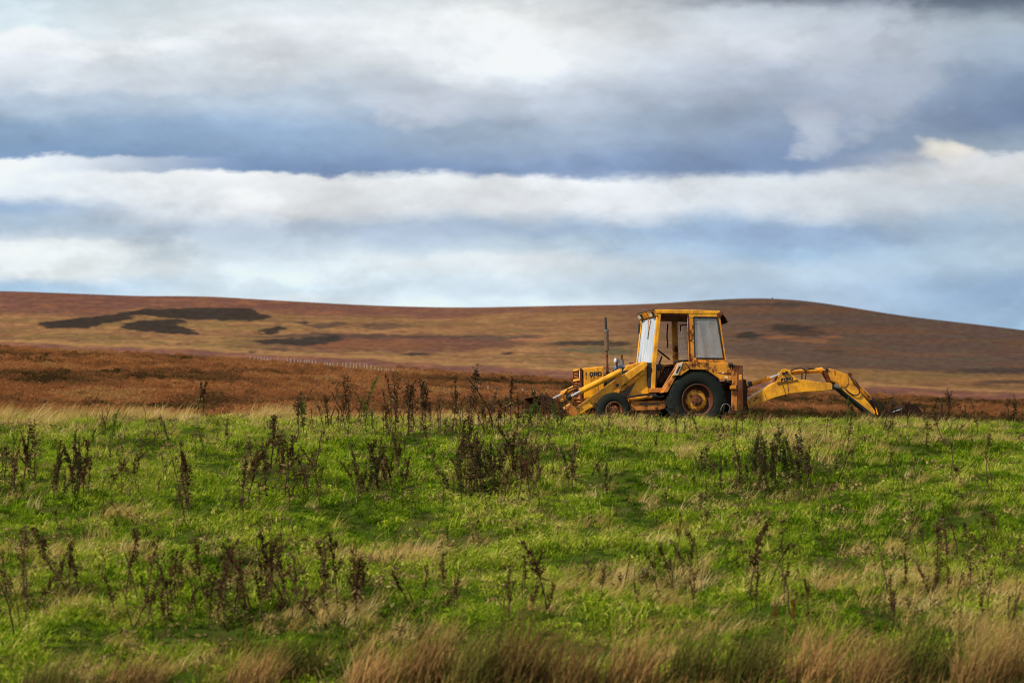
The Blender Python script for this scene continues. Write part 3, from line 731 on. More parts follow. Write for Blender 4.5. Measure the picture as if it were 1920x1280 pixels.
def wheel(cx, cz, Rt, Rr, yo, wdt, side, lugs, rimmat, capmat):
    """one wheel: tyre (with its lugs or ribs), dished rim, hub and nuts; side -1 near, +1 far; yo = outer wall"""
    wl = bpy.data.objects.new('wheel', None); C.objects.link(wl); wl.parent = tractor; wl.location = (cx, 0, cz)
    s = side; y = lambda v: s*(yo-v)          # v = depth inwards from the outer wall
    bm = bmesh.new()
    sw = 0.16*wdt
    prof = [(Rr, 0.05), (Rr+0.02, 0.012), (Rr+(Rt-Rr)*0.35, -0.008), (Rr+(Rt-Rr)*0.7, 0.006), (Rt*0.965-0.02, sw*0.55), (Rt*0.955, sw), (Rt*0.96, wdt*0.5), (Rt*0.955, wdt-sw), (Rt*0.965-0.02, wdt-sw*0.55), (Rr+(Rt-Rr)*0.6, wdt), (Rr, wdt-0.04)]
    if not lugs: prof = [(Rr, 0.05), (Rr+0.015, 0.015), (Rr+(Rt-Rr)*0.45, 0.0), (Rr+(Rt-Rr)*0.8, 0.02), (Rt*0.975, 0.05), (Rt*0.955, 0.075), (Rt*0.955, 0.085), (Rt, 0.095), (Rt, 0.13), (Rt*0.96, 0.14), (Rt*0.96, 0.15), (Rt, 0.16), (Rt, wdt-0.09), (Rt*0.955, wdt-0.08), (Rt*0.97, wdt-0.04), (Rr+(Rt-Rr)*0.5, wdt), (Rr, wdt-0.04)]
    lathe(bm, [(r, y(v)) for r, v in prof], 0, 0, 1, 56)
    finish(bm, 'tyre', RUB, wl, 0, True)
    if lugs:
        n = 22
        for half in (0, 1):
            for i in range(n):
                a = 2*math.pi*(i+0.5*half)/n
                bm = bmesh.new(); pts = []
                v0, v1 = (0.012, wdt*0.54) if half == 0 else (wdt-0.012, wdt*0.46)
                sweep = -0.30
                rows = []
                for kk in range(4):
                    f = kk/3; v = v0+(v1-v0)*f; aa = a+sweep*f*(1 if s < 0 else 1)
                    rb = Rt*0.93 if kk else Rt*0.86; rt_ = Rt*1.0 if kk else Rt*0.93; ha = 0.042-0.008*f
                    rows.append([bm.verts.new((r_*math.cos(aa+o_), y(v), r_*math.sin(aa+o_))) for r_, o_ in ((rb, -ha), (rt_, -ha*0.7), (rt_, ha*0.7), (rb, ha))])
                for r1_, r2_ in zip(rows, rows[1:]):
                    for j in range(3): bm.faces.new((r1_[j], r1_[j+1], r2_[j+1], r2_[j]))
                bm.faces.new(rows[0]); bm.faces.new(list(reversed(rows[-1])))
                finish(bm, 'tread_lug', RUB, wl, 0)
    bm = bmesh.new()
    dish = 0.17 if lugs else 0.10
    lathe(bm, [(y_r, y(v)) for y_r, v in [(Rr+0.02, 0.02), (Rr+0.012, 0.008), (Rr-0.012, 0.008), (Rr-0.03, 0.05), (Rr-0.035, dish), (Rr*0.60, dish+0.015)]], 0, 0, 1, 48)
    rim = finish(bm, 'rim', rimmat, wl, 0, True)
    bm = bmesh.new()
    lathe(bm, [(q, y(v)) for q, v in [(Rr*0.70, dish+0.012), (Rr*0.685, dish-0.02), (Rr*0.55, dish-0.055), (Rr*0.40, dish-0.06), (0.001, dish-0.055)]], 0, 0, 1, 40)
    finish(bm, 'wheel_disc', capmat, wl, 0, True)
    bm = bmesh.new()
    rh = Rr*0.36
    lathe(bm, [(q, y(v)) for q, v in [(rh, dish-0.055), (rh, dish-0.09), (rh*0.62, dish-0.12), (rh*0.55, dish-0.15), (0.001, dish-0.155)]], 0, 0, 1, 24)
    hub = finish(bm, 'hub', RST, wl, 0, False)
    for i in range(8):
        a = 2*math.pi*i/8+0.2; bm = bmesh.new()
        cx_, cz_ = rh*0.80*math.cos(a), rh*0.80*math.sin(a)
        add_tube(bm, (cx_, y(dish-0.08), cz_), (cx_, y(dish-0.125), cz_), 0.022 if lugs else 0.016, None, 6); finish(bm, 'wheel_nut', RST, wl, 0)
    return wl
RIM_R = paint('peeling rear rim', (0.075, 0.026, 0.012), 1.0, 0.7, dirt=(0.05, 0.02, 0.012))
DISC_R = paint('peeling yellow wheel disc', (0.90, 0.37, 0.010), 0.75, 0.55, scale=2.6)
RIM_F = paint('rusty front rim', (0.11, 0.04, 0.02), 0.9, 0.75)
DISC_F = paint('rusty orange wheel disc', (0.34, 0.11, 0.02), 1.1, 0.65, scale=3.0)
rx, rz = P(1308, 750, -1.0)
wheel(rx, rz, 0.755, 0.385, 1.03, 0.43, -1, True, RIM_R, DISC_R)
wheel(rx, rz, 0.755, 0.385, 1.03, 0.43, 1, True, RIM_R, DISC_R)
fx, fz = P(1152, 769, -0.98)
wheel(fx, fz, 0.425, 0.20, 0.98, 0.27, -1, False, RIM_F, DISC_F)
wheel(fx, fz, 0.425, 0.20, 0.98, 0.27, 1, False, RIM_F, DISC_F)
# axles and chassis
bm = bmesh.new(); add_tube(bm, (rx, -0.85, rz), (rx, 0.85, rz), 0.13); add_box(bm, (rx-0.35, -0.3, rz-0.25), (rx+0.35, 0.3, rz+0.28)); finish(bm, 'rear_axle', RST, tractor, 0)
bm = bmesh.new(); add_box(bm, (fx-0.09, -0.78, fz-0.06), (fx+0.09, 0.78, fz+0.09)); add_box(bm, (fx-0.16, -0.2, fz), (fx+0.16, 0.2, fz+0.3)); finish(bm, 'front_axle', RST, tractor, 0.01)
prism('chassis_rail', [(1092, 748), (1250, 746), (1250, 762), (1092, 766)], -0.42, -0.30, RST, mirror=True)
prism('transmission', [(1205, 740), (1300, 735), (1300, 772), (1205, 776)], -0.28, 0.28, ENG)
prism('side_tank', [(1183, 752), (1248, 751), (1249, 764), (1240, 768), (1184, 770)], -0.72, -0.32, ORG)
prism('tank_skirt', [(1188, 768), (1240, 767), (1236, 779), (1192, 780)], -0.66, -0.36, RST)
prism('tank_strap', [(1199, 755.5), (1236, 754.5), (1236, 757), (1199, 758)], -0.745, -0.70, BLK, bevel=0)
prism('belly_bracket', [(1180, 752), (1190, 752), (1192, 779), (1183, 779)], -0.60, -0.40, ORG)
# bonnet
HB = (1093.5, 689.5)
hood = prism('bonnet', [(1093.5, 690), (1110, 688), (1132.5, 686), (1133, 712), (1133, 741), (1094, 748)], -0.345, 0.345, YEL, bevel=0.03)
bm = bmesh.new(); x_, z_ = P(1121, 712, -0.345); add_box(bm, (x_-0.004, -0.352, z_-0.35), (x_+0.004, -0.345, z_+0.28)); finish(bm, 'panel_seam', BLK, hood)
# grille: frame, cross bars, slats, standing just ahead of the bonnet
gx, gz0 = P(1093.5, 690, -0.34); gz1 = P(1093.5, 752, -0.34)[1]
gx2 = P(1093.5, 752, -0.34)[0]
gx = min(gx, gx2)-0.01
grille = thing('grille', '', '')
del grille['label'], grille['category']; grille.parent = tractor
bm = bmesh.new(); add_box(bm, (gx-0.012, -0.33, gz1), (gx-0.002, 0.33, gz0-0.01)); finish(bm, 'radiator_core', RST, grille, 0)
for i, f in enumerate((0.0, 0.31, 0.58, 0.86)):
    bm = bmesh.new(); zc = gz0-0.02+(gz1-gz0)*f; add_box(bm, (gx-0.06, -0.345, zc-0.028), (gx-0.014, 0.345, zc+0.022)); finish(bm, 'grille_bar', YEL if i < 2 else ORG, grille, 0.006)
for sd in (-1, 1):
    bm = bmesh.new(); add_box(bm, (gx-0.062, sd*0.345-0.018, gz1), (gx-0.013, sd*0.345+0.018, gz0)); finish(bm, 'grille_post', REDR, grille, 0.004)
nsl = 22
for i in range(nsl):
    zc = gz0-0.03+(gz1-gz0)*(i+0.5)/nsl
    bm = bmesh.new(); add_box(bm, (gx-0.034, -0.32, zc-0.008), (gx-0.016, 0.32, zc+0.006)); finish(bm, 'grille_slat', ORG, grille, 0)
bm = bmesh.new(); add_box(bm, (gx-0.066, -0.335, gz0-0.24), (gx-0.0625, -0.30, gz0-0.06)); finish(bm, 'white_badge', WHT, grille, 0)
prism('front_weight', [(1078, 757), (1110, 755), (1110, 776), (1080, 778)], -0.33, 0.33, ORG)

# lettering, raised paint on bonnet and boom
def glyph(ch):
    B = {'F': [[(0,0),(.3,0),(.3,.36),(.8,.36),(.8,.6),(.3,.6),(.3,.76),(1,.76),(1,1),(0,1)]],
         'O': [[(.15,0),(.85,0),(1,.18),(1,.82),(.85,1),(.15,1),(0,.82),(0,.18)], [(.3,.24),(.3,.76),(.7,.76),(.7,.24)]],
         'R': [[(0,0),(.3,0),(.3,.34),(.48,.34),(.72,0),(1,0),(.78,.38),(1,.5),(1,.86),(.86,1),(0,1)], [(.3,.56),(.3,.77),(.7,.77),(.7,.56)]],
         'D': [[(0,0),(.8,0),(1,.22),(1,.78),(.8,1),(0,1)], [(.3,.24),(.3,.76),(.66,.76),(.7,.7),(.7,.3),(.66,.24)]]}
    return B[ch]
def ring_fill(bm, outer, inner, y):
    """flat letter with a counter: quads from outer to inner outline by triangulating the bridged loop"""
    if inner is None:
        vs = [bm.verts.new((x, y, z)) for x, z in outer]; f = bm.faces.new(vs); bmesh.ops.triangulate(bm, faces=[f]); return
    loops = [[bm.verts.new((x, y, z)) for x, z in L] for L in (outer, inner)]
    es = []
    for L in loops:
        for i in range(len(L)): es.append(bm.edges.new((L[i], L[(i+1) % len(L)])))
    bmesh.ops.triangle_fill(bm, edges=es, use_beauty=True)
def letter(ch, px0, py0, w_, h_, Y, parent, tilt=0.0):
    def m(u, v):
        return P(px0+u*w_, py0-v*h_-tilt*u*w_, Y)
    L = glyph(ch); bm = bmesh.new()
    ring_fill(bm, [m(*q) for q in L[0]], [m(*q) for q in L[1]] if len(L) > 1 else None, Y)
    r = bmesh.ops.extrude_face_region(bm, geom=bm.faces[:]); bmesh.ops.translate(bm, verts=[v for v in r['geom'] if isinstance(v, bmesh.types.BMVert)], vec=(0, 0.004, 0))
    return finish(bm, 'letter', DEC, parent, 0)
YH = -0.3515
for ch, x0, ww in (('O', 1105.6, 6.6), ('R', 1113.4, 6.8), ('D', 1121.2, 6.8)): letter(ch, x0, 705.2-(x0-1105)*0.03, ww, 8.0, YH, hood)
def chip(name, pts, Y, parent, mat=DEC):
    bm = bmesh.new(); add_prism(bm, [P(a, b, Y) for a, b in pts], Y, Y+0.004); return finish(bm, name, mat, parent, 0)
chip('letter_remnant', [(1098.6, 698.2), (1100, 698), (1099.6, 704.6), (1098.4, 705)], YH, hood)
chip('letter_remnant', [(1098.6, 707.6), (1100, 707.4), (1099.8, 709.8), (1098.6, 710)], YH, hood)
chip('letter_remnant', [(1107, 707), (1109.4, 706.8), (1109, 708.2), (1107.2, 708.2)], YH, hood)
chip('letter_remnant', [(1111.6, 707), (1115.4, 707), (1115.8, 708.6), (1112.6, 708)], YH, hood)
chip('letter_remnant', [(1107.6, 704.4), (1109, 704.4), (1109.4, 706.4), (1108, 706.4)], YH, hood)
# engine and what stands on it
prism('engine_block', [(1132, 702), (1150, 699), (1172, 694), (1214, 692), (1214, 744), (1132, 746)], -0.30, 0.30, ENG, bevel=0.02)
for i, (a, b) in enumerate(((1140, 700), (1148, 697.5), (1156, 696))):
    tube('injector_pipe', P3(a, b+8, -0.32), P3(a+2, b-4, -0.2), 0.018, RST, seg=8)
prism('fuel_tank', [(1169, 694), (1176, 685), (1188, 681.5), (1206, 677.5), (1213, 678), (1214, 696), (1182, 697), (1172, 704)], -0.28, 0.28, YEL, bevel=0.03)
tube('filler_cap', P3(1183.5, 684, -0.1), P3(1183.5, 679, -0.1), 0.05, RST)
YX = -0.12
ex = thing('exhaust_stack', '', ''); del ex['label'], ex['category']; ex.parent = tractor
tube('exhaust_pipe', P3(1139, 704, YX), P3(1137.5, 656, YX), 0.030, RST, ex)
tube('muffler', P3(1137.6, 657.5, YX), P3(1136.4, 618.5, YX), 0.060, MUF, ex)
tube('muffler_collar', P3(1136.6, 622, YX), P3(1136.4, 617.5, YX), 0.066, GRY, ex)
tube('tail_pipe', P3(1136.3, 618, YX), P3(1135.3, 595, YX), 0.034, BLK, ex, r1=0.024)
tube('air_cleaner', P3(1166, 684, 0), P3(1165.5, 674, 0), 0.062, GRY)
tube('air_intake_pipe', P3(1165.5, 674, 0), P3(1165.8, 665, 0), 0.026, RST)
bm = bmesh.new(); c_ = P3(1156, 676, -0.25)
bmesh.ops.create_uvsphere(bm, u_segments=16, v_segments=10, radius=1.0, matrix=Matrix.Translation(c_) @ Matrix.Diagonal((0.055, 0.075, 0.082, 1)))
hl = finish(bm, 'headlight', GRY, tractor, 0, True)
bm = bmesh.new(); add_tube(bm, c_+Vector((-0.056, 0, 0)), c_+Vector((-0.03, 0, 0)), 0.055, 0.066, 16); finish(bm, 'lens', CLR, hl, 0)
tube('headlight_stalk', c_+Vector((0, 0, -0.07)), P3(1158, 693, -0.25), 0.022, BLK, seg=8)
tube('thermostat_housing', P3(1152, 691, -0.1), P3(1168, 687, -0.1), 0.06, plain('blue grey casting', (0.16, 0.20, 0.27), 0.5, 0.1, 0.4, 20))
# loader frame and arms, near and far
YA0, YA1 = -0.82, -0.70
prism('loader_tower', [(1178, 744), (1196, 711), (1212.5, 686), (1216, 688), (1216.5, 742)], -0.66, -0.58, YEL, mirror=True)
for o in prism('loader_arm', [(1080, 764), (1154, 711.5), (1166, 704), (1208, 678.2), (1212, 678), (1214.5, 684), (1210.5, 690), (1164, 724.5), (1153, 736), (1121, 757), (1084, 779), (1079, 775)], YA0, YA1, YEL, mirror=True, bevel=0.018): pass
prism('arm_reinforcement', [(1108, 752.5), (1154, 716), (1160, 722), (1152, 735), (1121, 756), (1110, 756)], YA0-0.012, YA0-0.001, YEL, bevel=0.004)
prism('bell_crank', [(1156, 696), (1161, 691), (1166, 690.5), (1167, 703), (1165, 727), (1161, 737), (1151.5, 735), (1153, 712)], YA0-0.045, YA0-0.013, YEL2, mirror=True)
tube('pivot_pin', P3(1157, 722, YA0-0.05), P3(1157, 722, YA0-0.03)+Vector((0, -0.05, 0)), 0.035, BLK, mirror=True)
tube('pivot_pin', P3(1162, 696, YA0-0.05), P3(1162, 696, YA0-0.05)+Vector((0, -0.03, 0)), 0.03, BLK, mirror=True)
YC = -0.93
tube('tilt_cylinder', P3(1163, 696, YC), P3(1089, 733, YC), 0.070, YEL, mirror=True)
tube('cylinder_gland', P3(1091, 732, YC), P3(1087.5, 733.8, YC), 0.076, YEL2, mirror=True)
tube('piston_rod', P3(1089, 733, YC), P3(1067, 744.5, YC), 0.030, CHR, mirror=True)
tube('rod_end', P3(1070, 743, YC), P3(1063.5, 746.5, YC), 0.062, BLK, mirror=True)
tube('lift_cylinder', P3(1207, 697, -0.69), P3(1163, 732, -0.69), 0.060, YEL, mirror=True)
prism('tilt_link', [(1064, 747), (1070, 744), (1078, 757), (1085, 779), (1079, 782), (1070, 760)], YA0-0.05, YA0-0.02, ORG, mirror=True)
prism('bucket_link', [(1040, 752), (1066, 744), (1068, 748), (1042, 757)], -0.86, -0.78, YEL2, mirror=True)
prism('quick_hitch', [(1056, 771), (1070, 757.5), (1082, 764), (1084, 780), (1068, 784)], -0.80, -0.70, ORG, mirror=True)
tube('cross_tube', P3(1072, 766, -0.75), P3(1072, 766, -0.75)*1+Vector((0, 1.5, 0)), 0.06, ORG)
tube('loader_hydraulic_tank', P3(1178, 748, -0.76), P3(1224, 742.5, -0.76), 0.052, YEL2)
tube('tank_end', P3(1222, 742.7, -0.76), P3(1230, 741.8, -0.76), 0.06, BLK)
hose('hydraulic_hose', [P3(1176, 744.5, -0.8), P3(1190, 742, -0.8), P3(1206, 739.5, -0.8), P3(1222, 739, -0.8), P3(1236, 744, -0.8), P3(1246, 742, -0.8)], 0.018)
hose('hydraulic_hose', [P3(1062, 741, 0.2), P3(1072, 733, 0.0), P3(1082, 728, -0.1), P3(1092, 724, -0.3)], 0.016)
hose('hydraulic_hose', [P3(1058, 739, 0.5), P3(1066, 730, 0.5), P3(1076, 726, 0.4)], 0.016)
# front bucket
bk = thing('loader_bucket', '', ''); del bk['label'], bk['category']; bk.parent = tractor
YB0, YB1 = -1.02, 0.72
sil = [(1015, 741.5), (1028, 741.5), (1045, 750), (1058, 768), (1054, 789), (1012, 796)]
for y_ in (YB0, YB1-0.03):
    bm = bmesh.new(); add_prism(bm, [P(a, b, YB0) for a, b in sil], y_, y_+0.03); finish(bm, 'side_plate', BRN, bk, 0.006)
def strip(name, a, b, th, mat):
    p = P(*a, YB0); q = P(*b, YB0); n_ = Vector((q[0]-p[0], q[1]-p[1])).normalized(); m_ = Vector((-n_.y, n_.x))*th
    bm = bmesh.new(); add_prism(bm, [p, q, (q[0]+m_.x, q[1]+m_.y), (p[0]+m_.x, p[1]+m_.y)], YB0+0.032, YB1-0.032); return finish(bm, name, mat, bk, 0.004)
strip('top_plate', (1028, 741.8), (1045, 750.2), -0.03, RST); strip('back_plate', (1045, 750.2), (1058, 768), -0.03, BRN); strip('heel_plate', (1058, 768), (1054, 789), -0.03, BRN); strip('floor_plate', (1054, 789), (1008, 797), -0.03, BRN)
strip('spill_guard', (1014, 742), (1029, 741.6), 0.03, RST)
# cab
YN = -0.72
cab = thing('cab', '', ''); del cab['label'], cab['category']; cab.parent = tractor
def cabp(name, pts, y0, y1, mat, bevel=0.01, mirror=False, parent=cab): return prism(name, pts, y0, y1, mat, parent, bevel, mirror)
roof = cabp('roof', [(1228, 580.5), (1236, 579.6), (1300, 580.3), (1350, 582.8), (1352, 586), (1351, 589), (1231, 587.5)], YN-0.04, -YN+0.04, YEL, 0.025)
cabp('roof_fascia', [(1291, 587), (1351, 588.5), (1349, 594), (1302, 593.5), (1298, 596), (1293, 594)], YN-0.03, YN+0.03, YEL, 0.006, True)
cabp('roof_header', [(1238, 588.5), (1292, 588.5), (1292, 592.5), (1240, 592)], YN+0.02, YN+0.08, REDR, 0.006, True)
cabp('roof_lining', [(1240, 590), (1350, 590.5), (1349, 596.5), (1242, 596)], YN+0.09, -YN-0.09, REDR, 0)
cabp('front_pillar', [(1232.5, 588), (1240, 588), (1230.5, 682), (1228.5, 736), (1221, 736), (1222.5, 684)], YN-0.02, YN+0.06, YEL, 0.012, True)
cabp('centre_pillar', [(1289.5, 588), (1300.5, 590), (1303.5, 681), (1293, 681)], YN-0.02, YN+0.06, YEL2, 0.012, True)
cabp('rear_pillar', [(1343.5, 590), (1350, 590), (1362, 678), (1356.5, 678)], YN-0.02, YN+0.06, YEL2, 0.010, True)
cabp('window_sill', [(1303, 673.5), (1357, 674), (1362, 680), (1303, 680)], YN-0.02, YN+0.04, YEL2, 0.006, True)
cabp('door_seal', [(1289, 590), (1291.4, 590), (1295, 679), (1292.6, 679)], YN-0.028, YN-0.018, REDR, 0)
for a, b in (((1300.6, 594.5), (1344, 595)), ((1345, 595.5), (1357, 673.6)), ((1357, 672.4), (1303.6, 671.6)), ((1303, 672), (1300.8, 595))):
    tube('window_rubber', P3(*a, YN-0.015), P3(*b, YN-0.015), 0.020, BLK, cab, seg=8, mirror=True)
cabp('side_window', [(1301, 595), (1344, 595.5), (1357, 673), (1303.5, 672)], YN+0.008, YN+0.014, GLS, 0, True)
# windscreen between the front pillars
p1 = P3(1233, 592, YN+0.07); p2 = P3(1222.5, 680, YN+0.07)
bm = bmesh.new(); q = [Vector(p1), Vector(p2), Vector((p2.x, -p2.y, p2.z)), Vector((p1.x, -p1.y, p1.z))]
fr_ = [bm.verts.new(v+Vector((-0.01, 0, 0))) for v in q]; bk_ = [bm.verts.new(v+Vector((-0.004, 0, 0))) for v in q]
bm.faces.new(fr_); bm.faces.new(list(reversed(bk_)))
for i in range(4): bm.faces.new((fr_[i], bk_[i], bk_[(i+1) % 4], fr_[(i+1) % 4]))
finish(bm, 'windscreen', GLW, cab, 0)
for a, b in ((q[0], q[1]), (q[3], q[2]), (q[0], q[3]), (q[1], q[2])): tube('windscreen_rubber', a, b, 0.016, BLK, cab, seg=8)
# rear window
p1 = P3(1347, 594, YN+0.07); p2 = P3(1359.5, 676, YN+0.07)
bm = bmesh.new(); q2 = [Vector(p1), Vector(p2), Vector((p2.x, -p2.y, p2.z)), Vector((p1.x, -p1.y, p1.z))]
bm.faces.new([bm.verts.new(v) for v in q2]); r_ = bmesh.ops.extrude_face_region(bm, geom=bm.faces[:]); bmesh.ops.translate(bm, verts=[v for v in r_['geom'] if isinstance(v, bmesh.types.BMVert)], vec=(0.006, 0, 0))
finish(bm, 'rear_window', GLS, cab, 0)
# sun visor with two work lights, front
va = P3(1227.5, 581, YN-0.03); vb_ = P3(1233.5, 592, YN-0.03)
vis_pts = [(va.x-0.03, va.z), (va.x, va.z+0.01), (vb_.x, vb_.z), (vb_.x-0.03, vb_.z-0.005)]
bm = bmesh.new(); add_prism(bm, vis_pts, YN-0.03, -YN+0.03); visor = finish(bm, 'sun_visor', YEL2, cab, 0.005)
nrm = Vector((-(va.z-vb_.z), 0, -(vb_.x-va.x))).normalized()
mid = (Vector((vis_pts[0][0], 0, vis_pts[0][1]))+Vector((vis_pts[3][0], 0, vis_pts[3][1])))/2
for yy in (-0.52, 0.50):
    bm = bmesh.new(); c1 = mid+Vector((0, yy, 0)); ax = (Vector((va.x, 0, va.z))-Vector((vb_.x, 0, vb_.z))).normalized()
    def lampbox(bm, wy_, wz_, d0, d1):
        vs = []
        for dd in (d0, d1):
            vs.append([bm.verts.new(c1+nrm*dd+Vector((0, sy*wy_, 0))+ax*sz_*wz_) for sy, sz_ in ((-1, -1), (1, -1), (1, 1), (-1, 1))])
        bm.faces.new(vs[0]); bm.faces.new(list(reversed(vs[1])))
        for i in range(4): bm.faces.new((vs[0][i], vs[0][(i+1) % 4], vs[1][(i+1) % 4], vs[1][i]))
    lampbox(bm, 0.13, 0.055, 0.0, 0.05); wl = finish(bm, 'work_light', BLK, cab, 0.006)
    bm = bmesh.new(); lampbox(bm, 0.105, 0.042, 0.05, 0.058); finish(bm, 'work_light_lens', CLR, cab, 0)
for a, b in ((vis_pts[0], vis_pts[1]),):
    pass
bm = bmesh.new(); add_tube(bm, (va.x-0.02, YN-0.04, va.z+0.005), (va.x-0.02, -YN+0.04, va.z+0.005), 0.014, None, 8); finish(bm, 'visor_edge', BLK, cab, 0)
bm = bmesh.new(); add_tube(bm, (vb_.x-0.015, YN-0.04, vb_.z), (vb_.x-0.015, -YN+0.04, vb_.z), 0.016, None, 8); finish(bm, 'visor_edge', BLK, cab, 0)
# torn flap at the back of the roof
bm = bmesh.new(); ra = P3(1350, 585, YN-0.04)
grid = []
for j in range(7):
    yv = (YN-0.03)+(-2*YN+0.06)*j/6; row = []
    for i in range(4):
        f = i/3; row.append(bm.verts.new((ra.x+0.22*f+random.uniform(-.02, .02), yv, ra.z-0.05-0.20*f*f+random.uniform(-.03, .03)*(f > 0.5))))
    grid.append(row)
for a, b in zip(grid, grid[1:]):
    for i in range(3): bm.faces.new((a[i], a[i+1], b[i+1], b[i]))
r_ = bmesh.ops.extrude_face_region(bm, geom=bm.faces[:]); bmesh.ops.translate(bm, verts=[v for v in r_['geom'] if isinstance(v, bmesh.types.BMVert)], vec=(0, 0, 0.012))
finish(bm, 'torn_rear_flap', BRN, cab, 0)
prism('rear_roof_cap', [(1344, 587), (1355, 582.5), (1357, 586), (1352, 594), (1345, 594)], YN-0.05, YN-0.0, RST, cab, 0.006)
# wiper, mirrors, grab handle
wq = lambda u, v: q[0].lerp(q[3], u).lerp(q[1].lerp(q[2], u), v)+Vector((-0.03, 0, 0))
tube('wiper_arm', wq(0.55, 0.0), wq(0.42, 0.47), 0.010, YEL2, cab, seg=6); tube('wiper_blade', wq(0.36, 0.06), wq(0.42, 0.47), 0.009, BLK, cab, seg=6)
mc = Vector((q[3].x-0.02, q[3].y+0.12, q[3].z-0.22))
mr = finish((lambda b: (add_box(b, (mc.x-0.06, mc.y-0.08, mc.z-0.14), (mc.x-0.015, mc.y+0.08, mc.z+0.12)), b)[1])(bmesh.new()), 'side_mirror', BLK, cab, 0.015)
tube('mirror_arm', mc+Vector((-0.02, 0, 0.1)), Vector((q[3].x+0.03, q[3].y-0.02, q[3].z-0.12)), 0.012, BLK, cab, seg=6)
tube('mirror_arm', mc+Vector((-0.02, 0, -0.08)), Vector((q[3].x+0.0, q[3].y-0.02, q[3].z-0.38)), 0.012, BLK, cab, seg=6)
hose('grab_handle', [P3(1276, 621, 0.62), P3(1276, 611, 0.62), P3(1279, 609.5, 0.62), P3(1302, 608, 0.62), P3(1312, 607, 0.62)], 0.014, cab)
finish((lambda b: (add_box(b, tuple(P3(1318, 612, 0.5)-Vector((0.05, 0.02, 0.06))), tuple(P3(1318, 612, 0.5)+Vector((0.03, 0.02, 0.06)))), b)[1])(bmesh.new()), 'inner_mirror', BLK, cab, 0.01)
hose('door_stay', [P3(1252, 607, 0.66), P3(1250.5, 632, 0.66), P3(1252, 640, 0.66), P3(1251, 652, 0.66)], 0.018, cab)
# cab floor, sill, inner panels, seat, steering
prism('cab_step', [(1219, 727), (1246, 727), (1243, 735.5), (1219, 735.5)], YN-0.04, -0.3, ORG, cab, 0.01)
prism('cab_floor', [(1222, 728), (1300, 725), (1300, 732), (1222, 734)], -0.62, 0.70, RST, cab, 0)
prism('firewall', [(1214, 684), (1232, 684), (1232, 728), (1214, 728)], -0.55, 0.60, ENG, cab, 0.01)
prism('far_side_panel', [(1236, 684), (1300, 680), (1300, 730), (1226, 730)], 0.62, 0.68, RST, cab, 0)
prism('side_cowl', [(1214, 679), (1222, 681), (1222, 731), (1215, 725)], YN, YN+0.10, ENG, cab, 0.01)
prism('dash_panel', [(1228, 683), (1240, 681), (1244, 690), (1236, 694)], -0.25, 0.35, ENG, cab, 0.02)
tube('steering_column', P3(1232, 692, -0.05), P3(1241, 668, -0.05), 0.022, BLK, cab)
bm = bmesh.new(); sc_ = P3(1243.5, 664, -0.05); tn = (P3(1243.5, 664, -0.05)-P3(1232, 692, -0.05)).normalized()
tu = tn.cross(Vector((0, 1, 0))).normalized(); tv = tn.cross(tu).normalized()
tv = Vector((0, 1, 0)); tn = Vector((0.62, -0.18, 0.78)).normalized(); tu = tn.cross(Vector((0, 1, 0))).normalized(); tv = tn.cross(tu).normalized()
ringv = []
for i in range(24):
    a = 2*math.pi*i/24; c = sc_+(tu*math.cos(a)+tv*math.sin(a))*0.20; rd = (c-sc_).normalized()
    ringv.append([bm.verts.new(c+(rd*math.cos(b_)+tn*math.sin(b_))*0.016) for b_ in [2*math.pi*k/6 for k in range(6)]])
for i in range(24):
    a, b = ringv[i], ringv[(i+1) % 24]
    for k in range(6): bm.faces.new((a[k], b[k], b[(k+1) % 6], a[(k+1) % 6]))
for k in range(3):
    a = 2*math.pi*k/3+0.4; add_tube(bm, sc_, sc_+(tu*math.cos(a)+tv*math.sin(a))*0.2, 0.012, None, 6)
finish(bm, 'steering_wheel', BLK, cab, 0, True)
bm = bmesh.new(); s0 = P3(1284, 700, 0)
add_box(bm, (s0.x-0.28, -0.25, s0.z-0.05), (s0.x+0.2, 0.25, s0.z+0.09)); seat = finish(bm, 'seat', BLK, cab, 0.04)
prism('seat_backrest', [(1288, 699), (1296, 697), (1292, 674), (1273, 675), (1271, 679), (1285, 680)], -0.22, 0.22, BLK, cab, 0.03)
for a, b in ((1236, 700), (1243, 706), (1251, 700), (1256, 710)):
    tube('control_lever', P3(a, b+18, -0.3), P3(a+3, b-8, -0.32), 0.012, BLK, cab, seg=6)
    tube('lever_knob', P3(a+2.7, b-6, -0.32), P3(a+3.3, b-10, -0.32), 0.028, BLK, cab, seg=8)
prism('door_hinge', [(1300.5, 672), (1305.5, 670), (1306, 675.5), (1301, 676.5)], YN-0.05, YN-0.02, YEL2, cab, 0.005)
# rear fenders
YF = -1.05
prism('rear_fender', [(1294, 678.5), (1369, 680), (1371.5, 684), (1372.5, 711), (1366, 712), (1351, 711), (1324, 692.8), (1293, 692.5), (1277, 703.5), (1259, 705.5), (1270, 688), (1276, 679.5)], YF, YF+0.05, YEL2, mirror=True)
prism('fender_top', [(1279, 678), (1370, 679.8), (1370, 683), (1279, 681)], YF+0.052, -0.55, YEL2, mirror=True)
prism('fender_step', [(1277, 679), (1283, 679), (1252, 735), (1243, 736)], YF+0.052, -0.60, ORG, mirror=True)
prism('tread_plate', [(1271.5, 681), (1281, 678.8), (1271.5, 703), (1262.5, 703.5)], YF-0.022, YF-0.002, plain('worn bright plate', (0.62, 0.50, 0.36), 0.45, 0.2, 0.3, 10), bevel=0.006)
prism('tread_inset', [(1273, 686), (1276.5, 686), (1270.5, 699), (1267, 699)], YF-0.03, YF-0.0225, BRN, bevel=0.0)
prism('fender_seam', [(1283, 680), (1286, 680), (1294, 689), (1293, 692)], YF-0.006, YF-0.001, RST, bevel=0)
